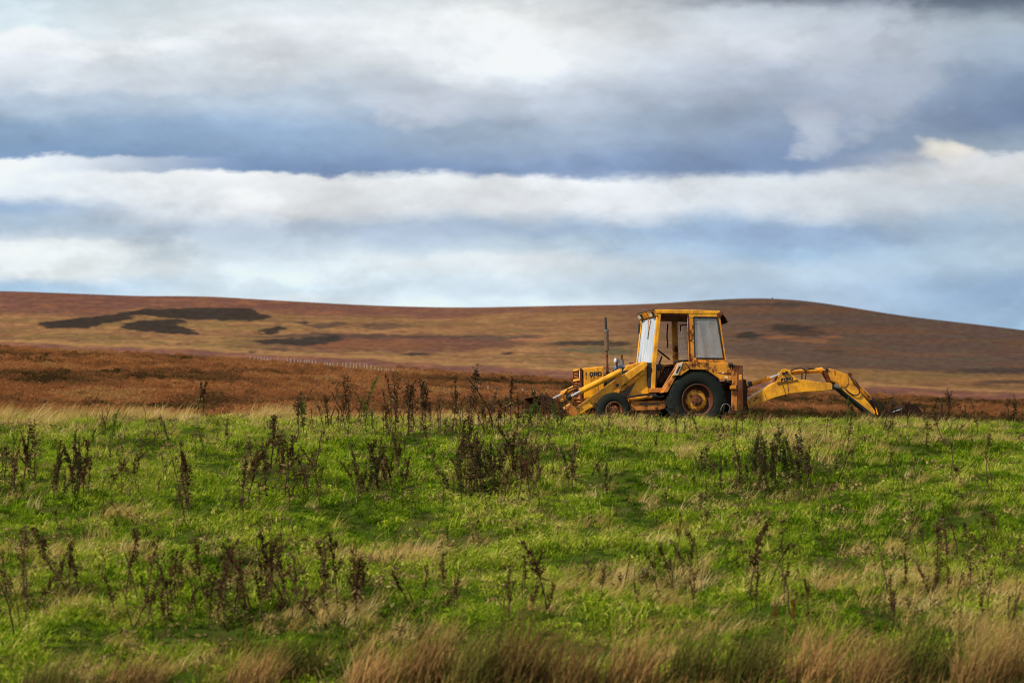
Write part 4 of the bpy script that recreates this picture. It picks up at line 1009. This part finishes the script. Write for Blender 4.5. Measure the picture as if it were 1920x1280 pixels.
chip('rust_scar', [(1342, 697.5), (1352, 698.5), (1370, 698), (1371, 703), (1360, 702), (1350, 700.5)], YF-0.004, tractor, RST)
chip('sticker_remnant', [(1359, 705.5), (1365, 705.5), (1365, 708.3), (1359, 708.3)], YF-0.004, tractor, WHT)
chip('sticker_remnant', [(1354, 698.5), (1358, 698.3), (1357, 700), (1354, 700.3)], YF-0.007, tractor, WHT)
tube('tail_light', P3(1366, 684, YF-0.02), P3(1366, 684, YF-0.02)+Vector((0.1, 0, 0)), 0.05, BLK)
DKB = paint('dark bucket steel', (0.022, 0.012, 0.008), 0.5, 0.9, dirt=(0.03, 0.014, 0.009), spec=0.08)
# backhoe frame: slide frame, stabilisers
prism('rear_frame', [(1345, 716), (1380, 712), (1384, 770), (1342, 772)], -0.50, 0.50, BRN)
prism('slide_rail', [(1374, 716), (1394, 716), (1394, 728), (1374, 728)], -1.02, 1.02, RST)
prism('slide_rail', [(1374, 756), (1394, 756), (1394, 768), (1374, 768)], -1.02, 1.02, RST)
prism('stabiliser_leg', [(1383, 684.5), (1393, 684.5), (1394, 768), (1383.5, 770)], -1.10, -0.96, RST, mirror=True)
prism('stabiliser_guide', [(1374.5, 684.5), (1382.5, 684), (1382.5, 770), (1373, 769)], -1.09, -0.98, ORG, mirror=True)
prism('stabiliser_clamp', [(1371, 722.5), (1381, 722), (1381, 729), (1371, 729.5)], -1.12, -1.0, YEL2, mirror=True)
prism('leg_plate', [(1385.5, 702), (1391, 702), (1391, 712), (1385.5, 712)], -1.108, -1.101, YEL2, bevel=0)
prism('stabiliser_foot', [(1372, 769), (1396, 769), (1399, 776), (1370, 776)], -1.16, -0.90, BRN, mirror=True)
hose('hydraulic_hose', [P3(1366, 686, -0.9), P3(1373, 684.5, -1.0), P3(1379, 687, -1.0), P3(1378, 692, -1.0)], 0.02)
hose('hydraulic_hose', [P3(1360, 712, -1.0), P3(1364, 716, -1.02), P3(1372, 718, -1.0)], 0.02)
hose('hydraulic_hose', [P3(1350, 772, -1.0), P3(1355, 760, -1.06), P3(1362, 757, -1.06), P3(1369, 763, -1.06), P3(1366, 774, -1.0)], 0.014, mat=GRY)
prism('swing_post', [(1388, 708), (1399, 712), (1402, 730), (1401, 752), (1404, 768), (1388, 770)], -0.2, 0.2, BRN)
# boom, dipper, rear bucket
boom = prism('boom', [(1394, 754), (1410, 743.5), (1448, 718.8), (1456, 715.5), (1495, 710), (1538, 716.3), (1558, 717.3), (1561, 720), (1561, 730.5), (1542, 733), (1510, 734.5), (1479, 738), (1455, 744.5), (1410, 761), (1394, 768)], -0.17, 0.17, YEL, bevel=0.016)
for y0, y1 in ((-0.19, -0.155), (0.155, 0.19)):
    prism('boom_lug', [(1455.5, 716.5), (1463, 697), (1466, 692), (1473, 691), (1479, 693), (1484.5, 702), (1496, 711), (1482, 715)], y0, y1, YEL, boom, 0.006)
prism('boom_lug', [(1448.5, 718), (1456, 704), (1461, 697), (1464, 697), (1457, 717)], 0.05, 0.12, YEL2, boom, 0.006)
prism('boom_base_plate', [(1404, 748), (1425, 743), (1427, 750), (1422, 755), (1407, 762)], -0.19, -0.172, YEL2, boom, 0.004)
prism('weld_seam', [(1457, 719.3), (1496, 712.6), (1496.3, 713.2), (1457.2, 719.9)], -0.1925, -0.1715, RST, boom, 0)
prism('weld_seam', [(1467, 721), (1467.9, 721), (1474, 738.2), (1473, 738.5)], -0.176, -0.1715, RST, boom, 0)
prism('weld_seam', [(1476.5, 719), (1477.3, 719), (1479.6, 737.6), (1478.8, 737.6)], -0.176, -0.1715, RST, boom, 0)
prism('weld_seam', [(1433, 736), (1433.7, 736), (1438.5, 748.5), (1437.8, 748.8)], -0.176, -0.1715, RST, boom, 0)
for i, ch in enumerate('FORD'): letter(ch, 1464.4+i*5.8, 715.6-i*5.8*0.13, 5.1, 6.4, -0.1945, boom, 0.13)
for a, b in ((1469.5, 700), (1475.5, 698)): tube('pivot_pin', P3(a, b, -0.24), P3(a, b, -0.24)+Vector((0, 0.48, 0)), 0.035, BLK, boom)
tube('pivot_pin', P3(1414.5, 750.5, -0.205), P3(1414.5, 750.5, -0.205)+Vector((0, 0.41, 0)), 0.018, BLK, boom)
tube('boom_cylinder', P3(1391, 724.5, 0), P3(1440, 709.2, 0), 0.062, YEL2)
tube('cylinder_gland', P3(1436, 710.4, 0), P3(1441, 708.9, 0), 0.074, YEL2)
tube('cylinder_clamp', P3(1402, 721, 0), P3(1409, 718.8, 0), 0.066, BLK)
tube('piston_rod', P3(1440, 709.2, 0), P3(1466, 700.5, 0), 0.030, CHR)
hose('hydraulic_hose', [P3(1408, 723, -0.1), P3(1400, 728, -0.14), P3(1397, 740, -0.14), P3(1393, 748, -0.1)], 0.018)
hose('hydraulic_hose', [P3(1404, 724, -0.1), P3(1396, 732, -0.16), P3(1394.5, 744, -0.16)], 0.018)
tube('dipper_cylinder', P3(1472, 698.5, 0), P3(1541, 693.6, 0), 0.062, YEL2)
tube('cylinder_gland', P3(1537, 693.9, 0), P3(1541.5, 693.5, 0), 0.072, YEL2)
tube('piston_rod', P3(1541, 693.6, 0), P3(1551, 693, 0), 0.028, CHR)
hose('hydraulic_hose', [P3(1482, 695, -0.1), P3(1490, 692, -0.1), P3(1500, 690, -0.12), P3(1508, 693, -0.14), P3(1511, 700, -0.14), P3(1509.5, 711, -0.14)], 0.017)
hose('hydraulic_hose', [P3(1507, 691.5, -0.08), P3(1514, 690.5, -0.06), P3(1521, 691, -0.05), P3(1528, 690.5, -0.04)], 0.014)
tube('hose_stub', P3(1503.5, 700, -0.1), P3(1503.3, 711, -0.1), 0.02, BLK, boom, seg=8)
prism('boom_tip', [(1558, 718.5), (1569, 716.5), (1576, 722), (1575, 729), (1561, 731)], -0.13, 0.13, ENG)
tube('pivot_pin', P3(1570, 723.5, -0.23), P3(1570, 723.5, -0.23)+Vector((0, 0.46, 0)), 0.05, GRY)
dip = prism('dipper_arm', [(1546, 694), (1551, 690.3), (1564, 692.6), (1590, 702), (1594, 708), (1600, 718), (1612, 735), (1633, 759), (1642, 772), (1638, 780.5), (1632, 777), (1608, 757), (1574, 729), (1566, 717.5), (1560, 716)], -0.155, 0.155, YEL, bevel=0.014)
prism('dipper_lug_plate', [(1550, 691.5), (1564, 693.2), (1589.5, 702.5), (1591, 718), (1586, 725), (1580, 727), (1572, 718), (1558, 713)], -0.172, -0.157, YEL2, dip, 0.004)
prism('dipper_edge', [(1546, 694.5), (1549, 693), (1561, 714.5), (1559, 716.5)], -0.165, 0.165, RST, dip, 0)
prism('dipper_base_plate', [(1573, 729), (1577, 728.5), (1640, 778), (1637, 781.5)], -0.165, 0.165, BLK, dip, 0)
prism('weld_seam', [(1564.5, 694), (1565.6, 694.2), (1566.5, 703), (1565, 703.5)], -0.178, -0.173, RST, dip, 0)
tube('pivot_pin', P3(1551, 693.5, -0.19), P3(1551, 693.5, -0.19)+Vector((0, 0.38, 0)), 0.04, BLK, dip)
tube('bucket_cylinder', P3(1592, 705, 0.0), P3(1637, 752, 0.0), 0.055, YEL2)
tube('cylinder_gland', P3(1633, 748, 0), P3(1638.5, 753.5, 0), 0.068, BLK)
tube('cylinder_base', P3(1589, 701, 0), P3(1594, 707, 0), 0.075, RST)
tube('piston_rod', P3(1637, 752, 0), P3(1644, 760, 0), 0.03, BLK)
hose('hydraulic_hose', [P3(1592, 706, -0.1), P3(1604, 714, -0.18), P3(1611, 726, -0.2), P3(1611, 737, -0.2), P3(1604, 741, -0.2), P3(1594, 737, -0.19), P3(1585, 729, -0.19)], 0.017)
hose('hydraulic_hose', [P3(1595, 711, -0.12), P3(1602, 723, -0.14), P3(1612, 737, -0.12), P3(1625, 751, -0.1)], 0.014)
prism('bucket_link', [(1641, 754), (1647, 757), (1650, 776), (1645, 778)], -0.14, -0.09, YEL2, mirror=True)
prism('bucket_link', [(1639, 751), (1650, 753), (1660, 762), (1672, 769), (1668, 779), (1648, 778)], -0.16, 0.16, DKB)
rbk = thing('backhoe_bucket', '', ''); del rbk['label'], rbk['category']; rbk.parent = tractor
prof = [(1658, 771), (1668, 766), (1673, 771), (1694, 763.5), (1699, 758.5), (1707, 756.5), (1717, 759), (1726, 767), (1732, 777), (1735, 788), (1700, 797), (1662, 790)]
for y0 in (-0.33, 0.30):
    bm = bmesh.new(); add_prism(bm, [P(a, b, -0.33) for a, b in prof], y0, y0+0.03); finish(bm, 'side_plate', DKB, rbk, 0.005)
shell = [(1694, 763.5), (1699, 758.5), (1707, 756.5), (1717, 759), (1726, 767), (1732, 777), (1735, 788)]
bm = bmesh.new()
for a, b in zip(shell, shell[1:]):
    p, q_ = P(*a, -0.33), P(*b, -0.33); add_prism(bm, [p, q_, (q_[0]-0.02, q_[1]-0.025), (p[0]-0.02, p[1]-0.025)], -0.299, 0.299)
finish(bm, 'shell_plate', DKB, rbk, 0)
prism('cutting_edge', [(1672.5, 771.5), (1694.5, 764), (1694.8, 765.6), (1673, 773)], -0.345, -0.331, CHR, rbk, 0)

# ------------------------------------------------------------------ fence, cairn, stone
def moor_at(px, d): return Vector(((px-960)/F*d, d, float(moor_z(np.array([px]), np.array([d]))[0])))
def wire_fence(label, pts, n, hgt, wid, skip=()):
    root = thing('wire_fence', label, 'fence', moor_at(*pts[0]), 'wire fences on the moor')
    tops = []; base = root.location.copy(); me0 = None
    for i in range(n):
        f = i/(n-1); px_ = np.interp(f, np.linspace(0, 1, len(pts)), [p[0] for p in pts]); d_ = np.interp(f, np.linspace(0, 1, len(pts)), [p[1] for p in pts])
        p = moor_at(px_+random.uniform(-1.0, 1.0), d_)-base; h = hgt*random.uniform(0.85, 1.15)
        tops.append(p+Vector((0, 0, h)))
        if i in skip: continue
        if me0 is None:
            bm = bmesh.new(); add_tube(bm, (0, 0, -0.3), (0, 0, hgt), wid, wid*0.85, 8)
            me0 = bpy.data.meshes.new('fence_post'); bm.to_mesh(me0); bm.free(); me0.materials.append(POST)
        o = link('fence_post', me0, None, root); o.location = p; o.rotation_euler = (random.uniform(-.05, .05), random.uniform(-.02, .14), 0)
    for hh in (0.08, 0.45, 0.8):
        bm = bmesh.new()
        for a, b in zip(tops, tops[1:]): add_tube(bm, a-Vector((0, 0, hh)), b-Vector((0, 0, hh)), 0.004, None, 4, False)
        finish(bm, 'wire', GRY, root, 0)
POST = plain('bleached fence post', (0.36, 0.28, 0.23), 0.85, 0, 0.25, 2)
wire_fence('long line of pale timber posts and wire crossing the heather moor', [(470, 405), (560, 398), (640, 372), (735, 330)], 44, 1.0, 0.06, (9, 10, 21, 22, 28))
wire_fence('short run of faint pale posts low on the moor behind the tall weeds', [(880, 235), (915, 228), (1000, 210)], 9, 0.55, 0.05, (3, 5, 6))
sx = (1447-960)/F
top_i = int(np.argmin(np.abs(PX[-1]-1447)))
cb = Vector((XH[-1, top_i], D_S, ZH[-1, top_i]))
cair = thing('cairn', 'tiny stone marker on the rounded summit of the hill behind the boom', 'cairn', cb)
bm = bmesh.new(); add_prism(bm, [(-0.9, -0.6), (0.9, -0.6), (0.5, 1.1), (-0.45, 1.2)], -0.9, 0.9); finish(bm, 'stone_base', BRN, cair, 0.1)
bm = bmesh.new(); add_tube(bm, (0, 0, 1.0), (0, 0, 1.9), 0.25, 0.18, 6); finish(bm, 'marker_post', BRN, cair, 0)

# ------------------------------------------------------------------ weeds: dock, thistle, nettle
def add_leaf(V, Fc, p, u, v, L, W):
    b = len(V); V += [p, p+u*L*0.5+v*W*0.5, p+u*L, p+u*L*0.5-v*W*0.5]; Fc.append((b, b+1, b+2, b+3))
def stem_mesh(rnd, H, bend, branches):
    bm = bmesh.new(); paths = []
    pts = [Vector((0, 0, -0.05))]
    dx_, dy_ = rnd.normal(0.05, bend), rnd.normal(0, bend)
    for i in range(1, 6):
        f = i/5; pts.append(Vector((dx_*f*f+rnd.normal(0, 0.008), dy_*f*f+rnd.normal(0, 0.008), H*f)))
    for a, b, i in zip(pts, pts[1:], range(5)): add_tube(bm, a, b, 0.013*(1-i*0.13), 0.013*(1-(i+1)*0.13), 5, False)
    paths.append(pts)
    for k in range(branches):
        f = rnd.uniform(0.4, 0.88); i = int(f*5); p = pts[i].lerp(pts[min(i+1, 5)], f*5-i)
        a = rnd.uniform(0, 6.283); L = H*rnd.uniform(0.16, 0.36)*(1.15-f*0.5)
        q = p+Vector((math.cos(a)*L*0.42, math.sin(a)*L*0.42, L*0.9)); m_ = p.lerp(q, 0.5)+Vector((math.cos(a), math.sin(a), -0.3))*L*0.08
        add_tube(bm, p, m_, 0.005, 0.004, 4, False); add_tube(bm, m_, q, 0.004, 0.003, 4, False)
        paths.append([p, m_, q])
    return bm, paths
def plant_proto(kind, seed):
    """root and parts of one weed, 1 m tall"""
    r = np.random.default_rng(seed)
    nb = {'dock': r.integers(1, 5), 'thistle': r.integers(4, 9), 'nettle': r.integers(1, 4), 'stick': r.integers(0, 3)}[kind]
    bm, paths = stem_mesh(r, 1.0, 0.10 if kind != 'stick' else 0.16, nb)
    parts = []
    me = bpy.data.meshes.new('stem'); bm.to_mesh(me); bm.free(); parts.append(('stem', me, V_STEM))
    def along(lo, hi, path):
        f = r.uniform(lo, hi)*(len(path)-1); i = min(int(f), len(path)-2); return path[i].lerp(path[i+1], f-i)
    rv = lambda: Vector(r.normal(0, 1, 3)).normalized()
    V, Fc = [], []
    lo_ = r.uniform(0.3, 0.62)
    if kind == 'dock':
        for n_, pa in enumerate(paths):
            for i in range(int(r.integers(80, 190)) if n_ == 0 else 40):
                p = along(lo_ if n_ == 0 else 0.15, 1.0, pa); u = rv(); v = u.cross(rv()).normalized()
                p = p+Vector((r.normal(0, 0.022), r.normal(0, 0.022), 0)); add_leaf(V, Fc, p-u*0.012, u, v, r.uniform(0.020, 0.048), r.uniform(0.016, 0.036))
        parts.append(('seed_head', mesh_np('seed_head', V, Fc), V_SEED))
        V, Fc = [], []
        for i in range(20):
            p = along(0.03, 0.62, paths[0]); a = r.uniform(0, 6.283); u = Vector((math.cos(a), math.sin(a), r.uniform(-0.9, 0.3))).normalized(); v = u.cross(rv()).normalized()
            add_leaf(V, Fc, p, u, v, r.uniform(0.07, 0.16), r.uniform(0.02, 0.05))
        parts.append(('leaves', mesh_np('leaves', V, Fc), V_LEAF))
    elif kind == 'thistle':
        for pa in paths:
            c = pa[-1]
            for i in range(26):
                u = rv(); u.z = abs(u.z)*0.8; v = u.cross(rv()).normalized(); add_leaf(V, Fc, c, u, v, r.uniform(0.02, 0.045), r.uniform(0.008, 0.02))
        parts.append(('flower_heads', mesh_np('flower_heads', V, Fc), V_FLUF)); V, Fc = [], []
        for n_, pa in enumerate(paths):
            for i in range(34 if n_ == 0 else 9):
                p = along(0.1, 0.95, pa); a = r.uniform(0, 6.283); u = Vector((math.cos(a), math.sin(a), r.uniform(-0.8, 0.4))).normalized(); v = u.cross(rv()).normalized()
                add_leaf(V, Fc, p, u, v, r.uniform(0.04, 0.12), r.uniform(0.012, 0.035))
        parts.append(('leaves', mesh_np('leaves', V, Fc), V_SEED))
    elif kind == 'nettle':
        for n_, pa in enumerate(paths):
            for i in range(120 if n_ == 0 else 40):
                p = along(0.18, 1.0, pa); a = r.uniform(0, 6.283); u = Vector((math.cos(a), math.sin(a), r.uniform(-0.7, 0.4))).normalized(); v = u.cross(rv()).normalized()
                f = 1.1-p.z*0.7; add_leaf(V, Fc, p, u, v, r.uniform(0.06, 0.14)*f, r.uniform(0.03, 0.06)*f)
        parts.append(('leaves', mesh_np('leaves', V, Fc), V_DGRN)); V, Fc = [], []
        for i in range(40):
            p = along(0.6, 1.0, paths[0]); u = rv(); v = u.cross(rv()).normalized(); add_leaf(V, Fc, p+u*0.03, u, v, r.uniform(0.02, 0.04), r.uniform(0.01, 0.02))
        parts.append(('seed_head', mesh_np('seed_head', V, Fc), V_SEED))
    else:
        for pa in paths:
            for i in range(22):
                p = along(0.5, 1.0, pa); u = rv(); v = u.cross(rv()).normalized(); add_leaf(V, Fc, p, u, v, r.uniform(0.015, 0.05), r.uniform(0.008, 0.022))
        parts.append(('seed_head', mesh_np('seed_head', V, Fc), V_SEED))
    for _, m_, mt in parts: m_.materials.append(mt)
    return parts
PROTO = {k: [plant_proto(k, 200+17*i+n_) for n_ in range(11)] for i, k in enumerate(('dock', 'thistle', 'nettle', 'stick'))}
# greener twin of the nettle, redder twin of the dock
def recolour(parts, swap):
    out = []
    for nm, m_, mt in parts:
        if nm in swap:
            m_ = m_.copy(); m_.materials.clear(); m_.materials.append(swap[nm])
        out.append((nm, m_, mt))
    return out
PROTO['green'] = [recolour(p, {'leaves': V_GRN}) for p in PROTO['nettle']]
PROTO['red'] = [recolour(p, {'seed_head': V_RED}) for p in PROTO['dock']]
NAME = {'dock': ('dock_plant', 'dock'), 'red': ('dock_plant', 'dock'), 'thistle': ('thistle_plant', 'thistle'), 'nettle': ('nettle_plant', 'nettle'), 'green': ('nettle_plant', 'nettle'), 'stick': ('dead_stalk', 'dead stalk')}
def plant(kind, px_, py_, hpx, label, group, var=None):
    gx_, d_, z_ = ground_at(px_, py_)
    h = hpx/F*d_
    nm, cat = NAME[kind]
    root = thing(nm, label, cat, (gx_, d_, z_), group)
    root.rotation_euler = (random.gauss(0, 0.09), random.gauss(0.08, 0.2), random.uniform(0, 6.28))
    wd = max(h, 0.42)*random.uniform(0.7, 1.25); root.scale = (wd, wd, h)
    for part, me_, _ in random.choice(PROTO[kind]) if var is None else PROTO[kind][var]:
        o = bpy.data.objects.new(part, me_); C.objects.link(o); o.parent = root
        if part != 'stem': o['kind'] = 'stuff'
    return root
LAB = {'dock': 'dead brown dock spike', 'thistle': 'withered branching thistle', 'nettle': 'dark leafy nettle', 'stick': 'thin bare dead stalk', 'green': 'small green leafy nettle', 'red': 'dark red dock spike'}
CL = [  # x range, base y range, how many, height range (photograph pixels), kinds, where it stands
 ((215, 440), (1115, 1190), 34, (60, 105), ('dock', 'dock', 'dock', 'stick'), 'in the left half of the front weed row'),
 ((440, 680), (1115, 1190), 42, (65, 112), ('dock', 'dock', 'dock', 'stick'), 'in the right half of the front weed row'),
 ((5, 105), (1120, 1195), 11, (60, 120), ('dock', 'stick', 'thistle'), 'in the bottom left corner of the field'),
 ((130, 165), (1105, 1128), 3, (80, 105), ('dock',), 'just left of the front weed row'),
 ((755, 860), (1135, 1165), 8, (45, 85), ('dock', 'dock', 'stick'), 'around the lush green hollow in front'),
 ((940, 1035), (1120, 1168), 8, (60, 112), ('dock', 'dock', 'stick'), 'left of the long matted mound'),
 ((1100, 1310), (1090, 1150), 18, (40, 90), ('dock', 'stick', 'dock', 'thistle'), 'above the long matted mound'),
 ((1405, 1480), (1110, 1168), 7, (55, 100), ('dock', 'stick'), 'behind the two red docks'),
 ((1640, 1850), (1105, 1145), 6, (35, 80), ('dock', 'stick'), 'in the pale straw at right'),
 ((1738, 1795), (1030, 1060), 7, (60, 95), ('stick', 'thistle'), 'in the tall group above the right straw'),
 ((1840, 1900), (1010, 1045), 5, (40, 65), ('stick', 'thistle'), 'at the right edge above the straw'),
 ((842, 1005), (880, 948), 66, (48, 85), ('dock', 'nettle', 'thistle', 'dock', 'dock'), 'in the big brown thicket'),
 ((1010, 1150), (880, 945), 16, (35, 65), ('thistle', 'nettle', 'stick', 'dock'), 'between the two thickets'),
 ((448, 605), (885, 960), 38, (50, 88), ('dock', 'stick', 'dock', 'thistle'), 'in the loose stand left of the thicket'),
 ((660, 765), (890, 940), 26, (45, 75), ('dock', 'dock', 'nettle'), 'beside the left edge of the brown thicket'),
 ((1380, 1520), (878, 925), 46, (42, 74), ('nettle', 'nettle', 'thistle'), 'in the dark green thicket'),
 ((1290, 1380), (880, 930), 12, (35, 60), ('nettle', 'thistle', 'stick'), 'just left of the dark green thicket'),
 ((1520, 1860), (820, 930), 44, (34, 74), ('stick', 'thistle', 'stick'), 'on the grass right of the green thicket'),
 ((88, 168), (905, 952), 24, (45, 78), ('dock', 'nettle', 'dock'), 'in the bushy stand at left'),
 ((0, 72), (900, 950), 13, (50, 88), ('dock', 'thistle'), 'against the left edge of the field'),
 ((190, 345), (880, 935), 17, (35, 60), ('dock', 'stick', 'thistle'), 'right of the bushy left stand'),
 ((335, 368), (930, 985), 5, (70, 115), ('dock', 'dock', 'stick'), 'in the narrow tall cluster at left'),
 ((360, 402), (784, 794), 4, (40, 66), ('dock', 'stick'), 'alone on the left crest'),
 ((545, 705), (790, 818), 30, (40, 78), ('dock', 'stick', 'thistle', 'green'), 'on the crest left of centre'),
 ((705, 975), (788, 820), 52, (40, 84), ('dock', 'thistle', 'dock', 'stick'), 'on the crest left of the bucket'),
 ((978, 1062), (786, 800), 18, (26, 60), ('nettle', 'thistle', 'green', 'dock'), 'in front of the loader bucket'),
 ((1645, 1765), (776, 781), 14, (24, 62), ('thistle', 'stick', 'nettle'), 'around the rear bucket'),
 ((1768, 1796), (782, 790), 4, (40, 62), ('thistle',), 'on the crest right of the rear bucket'),
 ((1800, 1915), (784, 794), 12, (18, 42), ('thistle', 'nettle'), 'on the far right crest'),
 ((1372, 1490), (784, 798), 12, (16, 36), ('green', 'nettle', 'green'), 'at the foot of the boom'),
 ((1585, 1615), (790, 812), 4, (28, 52), ('green', 'nettle'), 'under the dipper arm'),
 ((1655, 1700), (800, 835), 4, (30, 62), ('dock', 'thistle'), 'on the grass below the rear bucket'),
 ((1060, 1390), (798, 826), 26, (18, 46), ('stick', 'thistle', 'green', 'stick'), 'on the crest in front of the wheels'),
 ((1080, 1910), (1050, 1105), 36, (30, 70), ('stick', 'thistle', 'stick'), 'on the lower right grass'),
 ((1500, 1910), (1120, 1195), 20, (40, 80), ('stick', 'dock'), 'before the lower right rushes'),
 ((0, 640), (795, 885), 44, (22, 55), ('stick', 'thistle', 'stick', 'green'), 'on the upper left grass'),
 ((660, 1500), (812, 885), 50, (22, 56), ('stick', 'thistle', 'stick'), 'on the grass below the machine'),
 ((60, 900), (950, 1045), 34, (22, 60), ('stick', 'stick', 'thistle'), 'on the open grass left of centre'),
 ((900, 1900), (930, 1040), 40, (20, 55), ('stick', 'thistle'), 'on the open grass right of centre'),
]
ORD = ['first', 'second', 'third', 'fourth', 'fifth', 'sixth', 'seventh', 'eighth', 'ninth', 'tenth', 'eleventh', 'twelfth', 'thirteenth', 'fourteenth', 'fifteenth', 'sixteenth', 'seventeenth', 'eighteenth', 'nineteenth', 'twentieth']
ORD += ['twenty-'+o_ for o_ in ORD[:9]] + ['thirtieth'] + ['thirty-'+o_ for o_ in ORD[:9]] + ['fortieth'] + ['forty-'+o_ for o_ in ORD[:9]]
for (x0, x1), (y0, y1), n_, (h0, h1), kinds, where in CL:
    spots = {}
    for i in range(n_):
        kd = kinds[i % len(kinds)]
        spots.setdefault(kd, []).append((random.uniform(x0, x1), random.uniform(y0, y1), random.uniform(h0, h1)*(1.18 if y0 > 1100 else 1.04)*random.choice((0.72, 0.9, 1.05, 1.15, 1.3))))
    for kd, L_ in spots.items():
        L_.sort(); hi_ = max(L_, key=lambda q: q[2])
        for i, (a_, b_, h_) in enumerate(L_):
            size = 'tallest' if (a_, b_, h_) == hi_ and len(L_) > 2 else None
            which = 'lone' if len(L_) == 1 else f'{size},' if size else f'{ORD[i]} from left,'
            plant(kd, a_, b_, h_, f'{LAB[kd]}, {which} {where}'.replace(', lone', '', 1), f'{NAME[kd][1]} plants {where}')
plant('red', 1447, 1212, 88, 'dark red dock spike, left one of the red pair in front', 'red docks', 0)
plant('red', 1495, 1205, 82, 'dark red dock spike, right one of the red pair in front', 'red docks', 1)
plant('stick', 28, 1205, 190, 'very tall thin stalk standing at the bottom left corner', 'tall corner stalks', 0)

# ------------------------------------------------------------------ rush tussocks along the bottom
def rush(px_, py_, hpx, wpx, green, label, seed):
    gx_, d_, z_ = ground_at(px_, py_)
    s_ = d_/F
    root = thing('rush_tussock', label, 'rush tussock', (gx_, d_, z_), 'rush tussocks along the front')
    hpx = hpx*1.4
    V, Fc = blades(300, wpx*s_*0.36, hpx*s_*0.35, hpx*s_*1.15, 0.013, 0.55, 0.16, seed, 0.12, 0.8)
    link('blades', mesh_np('blades', V, Fc), V_RUSHG if green else V_RUSH, root)['kind'] = 'stuff'
    V, Fc = blades(130, wpx*s_*0.4, hpx*s_*0.25, hpx*s_*0.7, 0.013, 0.7, 0.22, seed+50, 0.1, 1.2)
    link('dead_blades', mesh_np('dead_blades', V, Fc), V_RUSH if green else V_RUSHG, root)['kind'] = 'stuff'
RU = [(250, 1290, 55, 160, 0, 'low straw-coloured rush tussock right of the low greenish one'), (470, 1295, 80, 150, 0, 'tan rush tussock in front of the weed row'),
 (560, 1275, 70, 110, 1, 'greenish rush tussock beside the tan one before the weed row'), (690, 1300, 85, 140, 0, 'pale brown rush tussock below the lush hollow'),
 (790, 1290, 110, 130, 0, 'tall leaning tan rush tussock left of the front middle'), (880, 1300, 130, 140, 1, 'dark brown-green rush tussock at the front middle'),
 (960, 1300, 140, 150, 0, 'big warm brown rush tussock at the front middle'), (1060, 1305, 110, 150, 0, 'pale tan rush tussock right of the big warm brown one'),
 (1180, 1300, 110, 140, 0, 'sandy rush tussock under the matted mound'), (1290, 1290, 105, 130, 1, 'dark rush tussock under the straw band'),
 (1400, 1290, 120, 150, 1, 'dark green rush tussock in front of the red docks'), (1510, 1300, 120, 150, 0, 'tan rush tussock just right of the red docks'),
 (1620, 1305, 100, 130, 0, 'low tan rush tussock left of the large dark one'), (1715, 1285, 120, 190, 1, 'large dark rounded rush tussock at lower right'),
 (1830, 1300, 110, 150, 0, 'straw rush tussock right of the large dark one'), (1905, 1290, 100, 120, 0, 'pale rush tussock in the bottom right corner'), (90, 1300, 60, 140, 1, 'low greenish rush tussock in the bottom left corner')]
for i, a in enumerate(RU): rush(*a, seed=500+i)
# matted dead-grass mounds
def mound(px_, py_, wpx, hpx, label, seed):
    gx_, d_, z_ = ground_at(px_, py_); s_ = d_/F
    root = thing('grass_mound', label, 'grass mound', (gx_, d_, z_), 'matted grass mounds')
    V, Fc = blades(520, 1.0, 0.5, 1.0, 0.006, 1.3, 0.35, seed, 0.2, 0.9)
    W, H = wpx*s_/2, hpx*s_
    V = [(x*W if False else x*W*0.95, y*0.25, max(-0.02, z*H*0.9)*(1.2-0.6*min(1, abs(x)))) for x, y, z in V]
    link('matted_blades', mesh_np('matted_blades', V, Fc), V_RUSH, root)['kind'] = 'stuff'
mound(1225, 1168, 240, 34, 'long low mound of matted dead grass above the front rushes', 701)
mound(770, 1035, 130, 22, 'small matted dead grass mound above the lush hollow', 702)
mound(1285, 992, 140, 26, 'pale dry grass mound in the open green grass', 703)
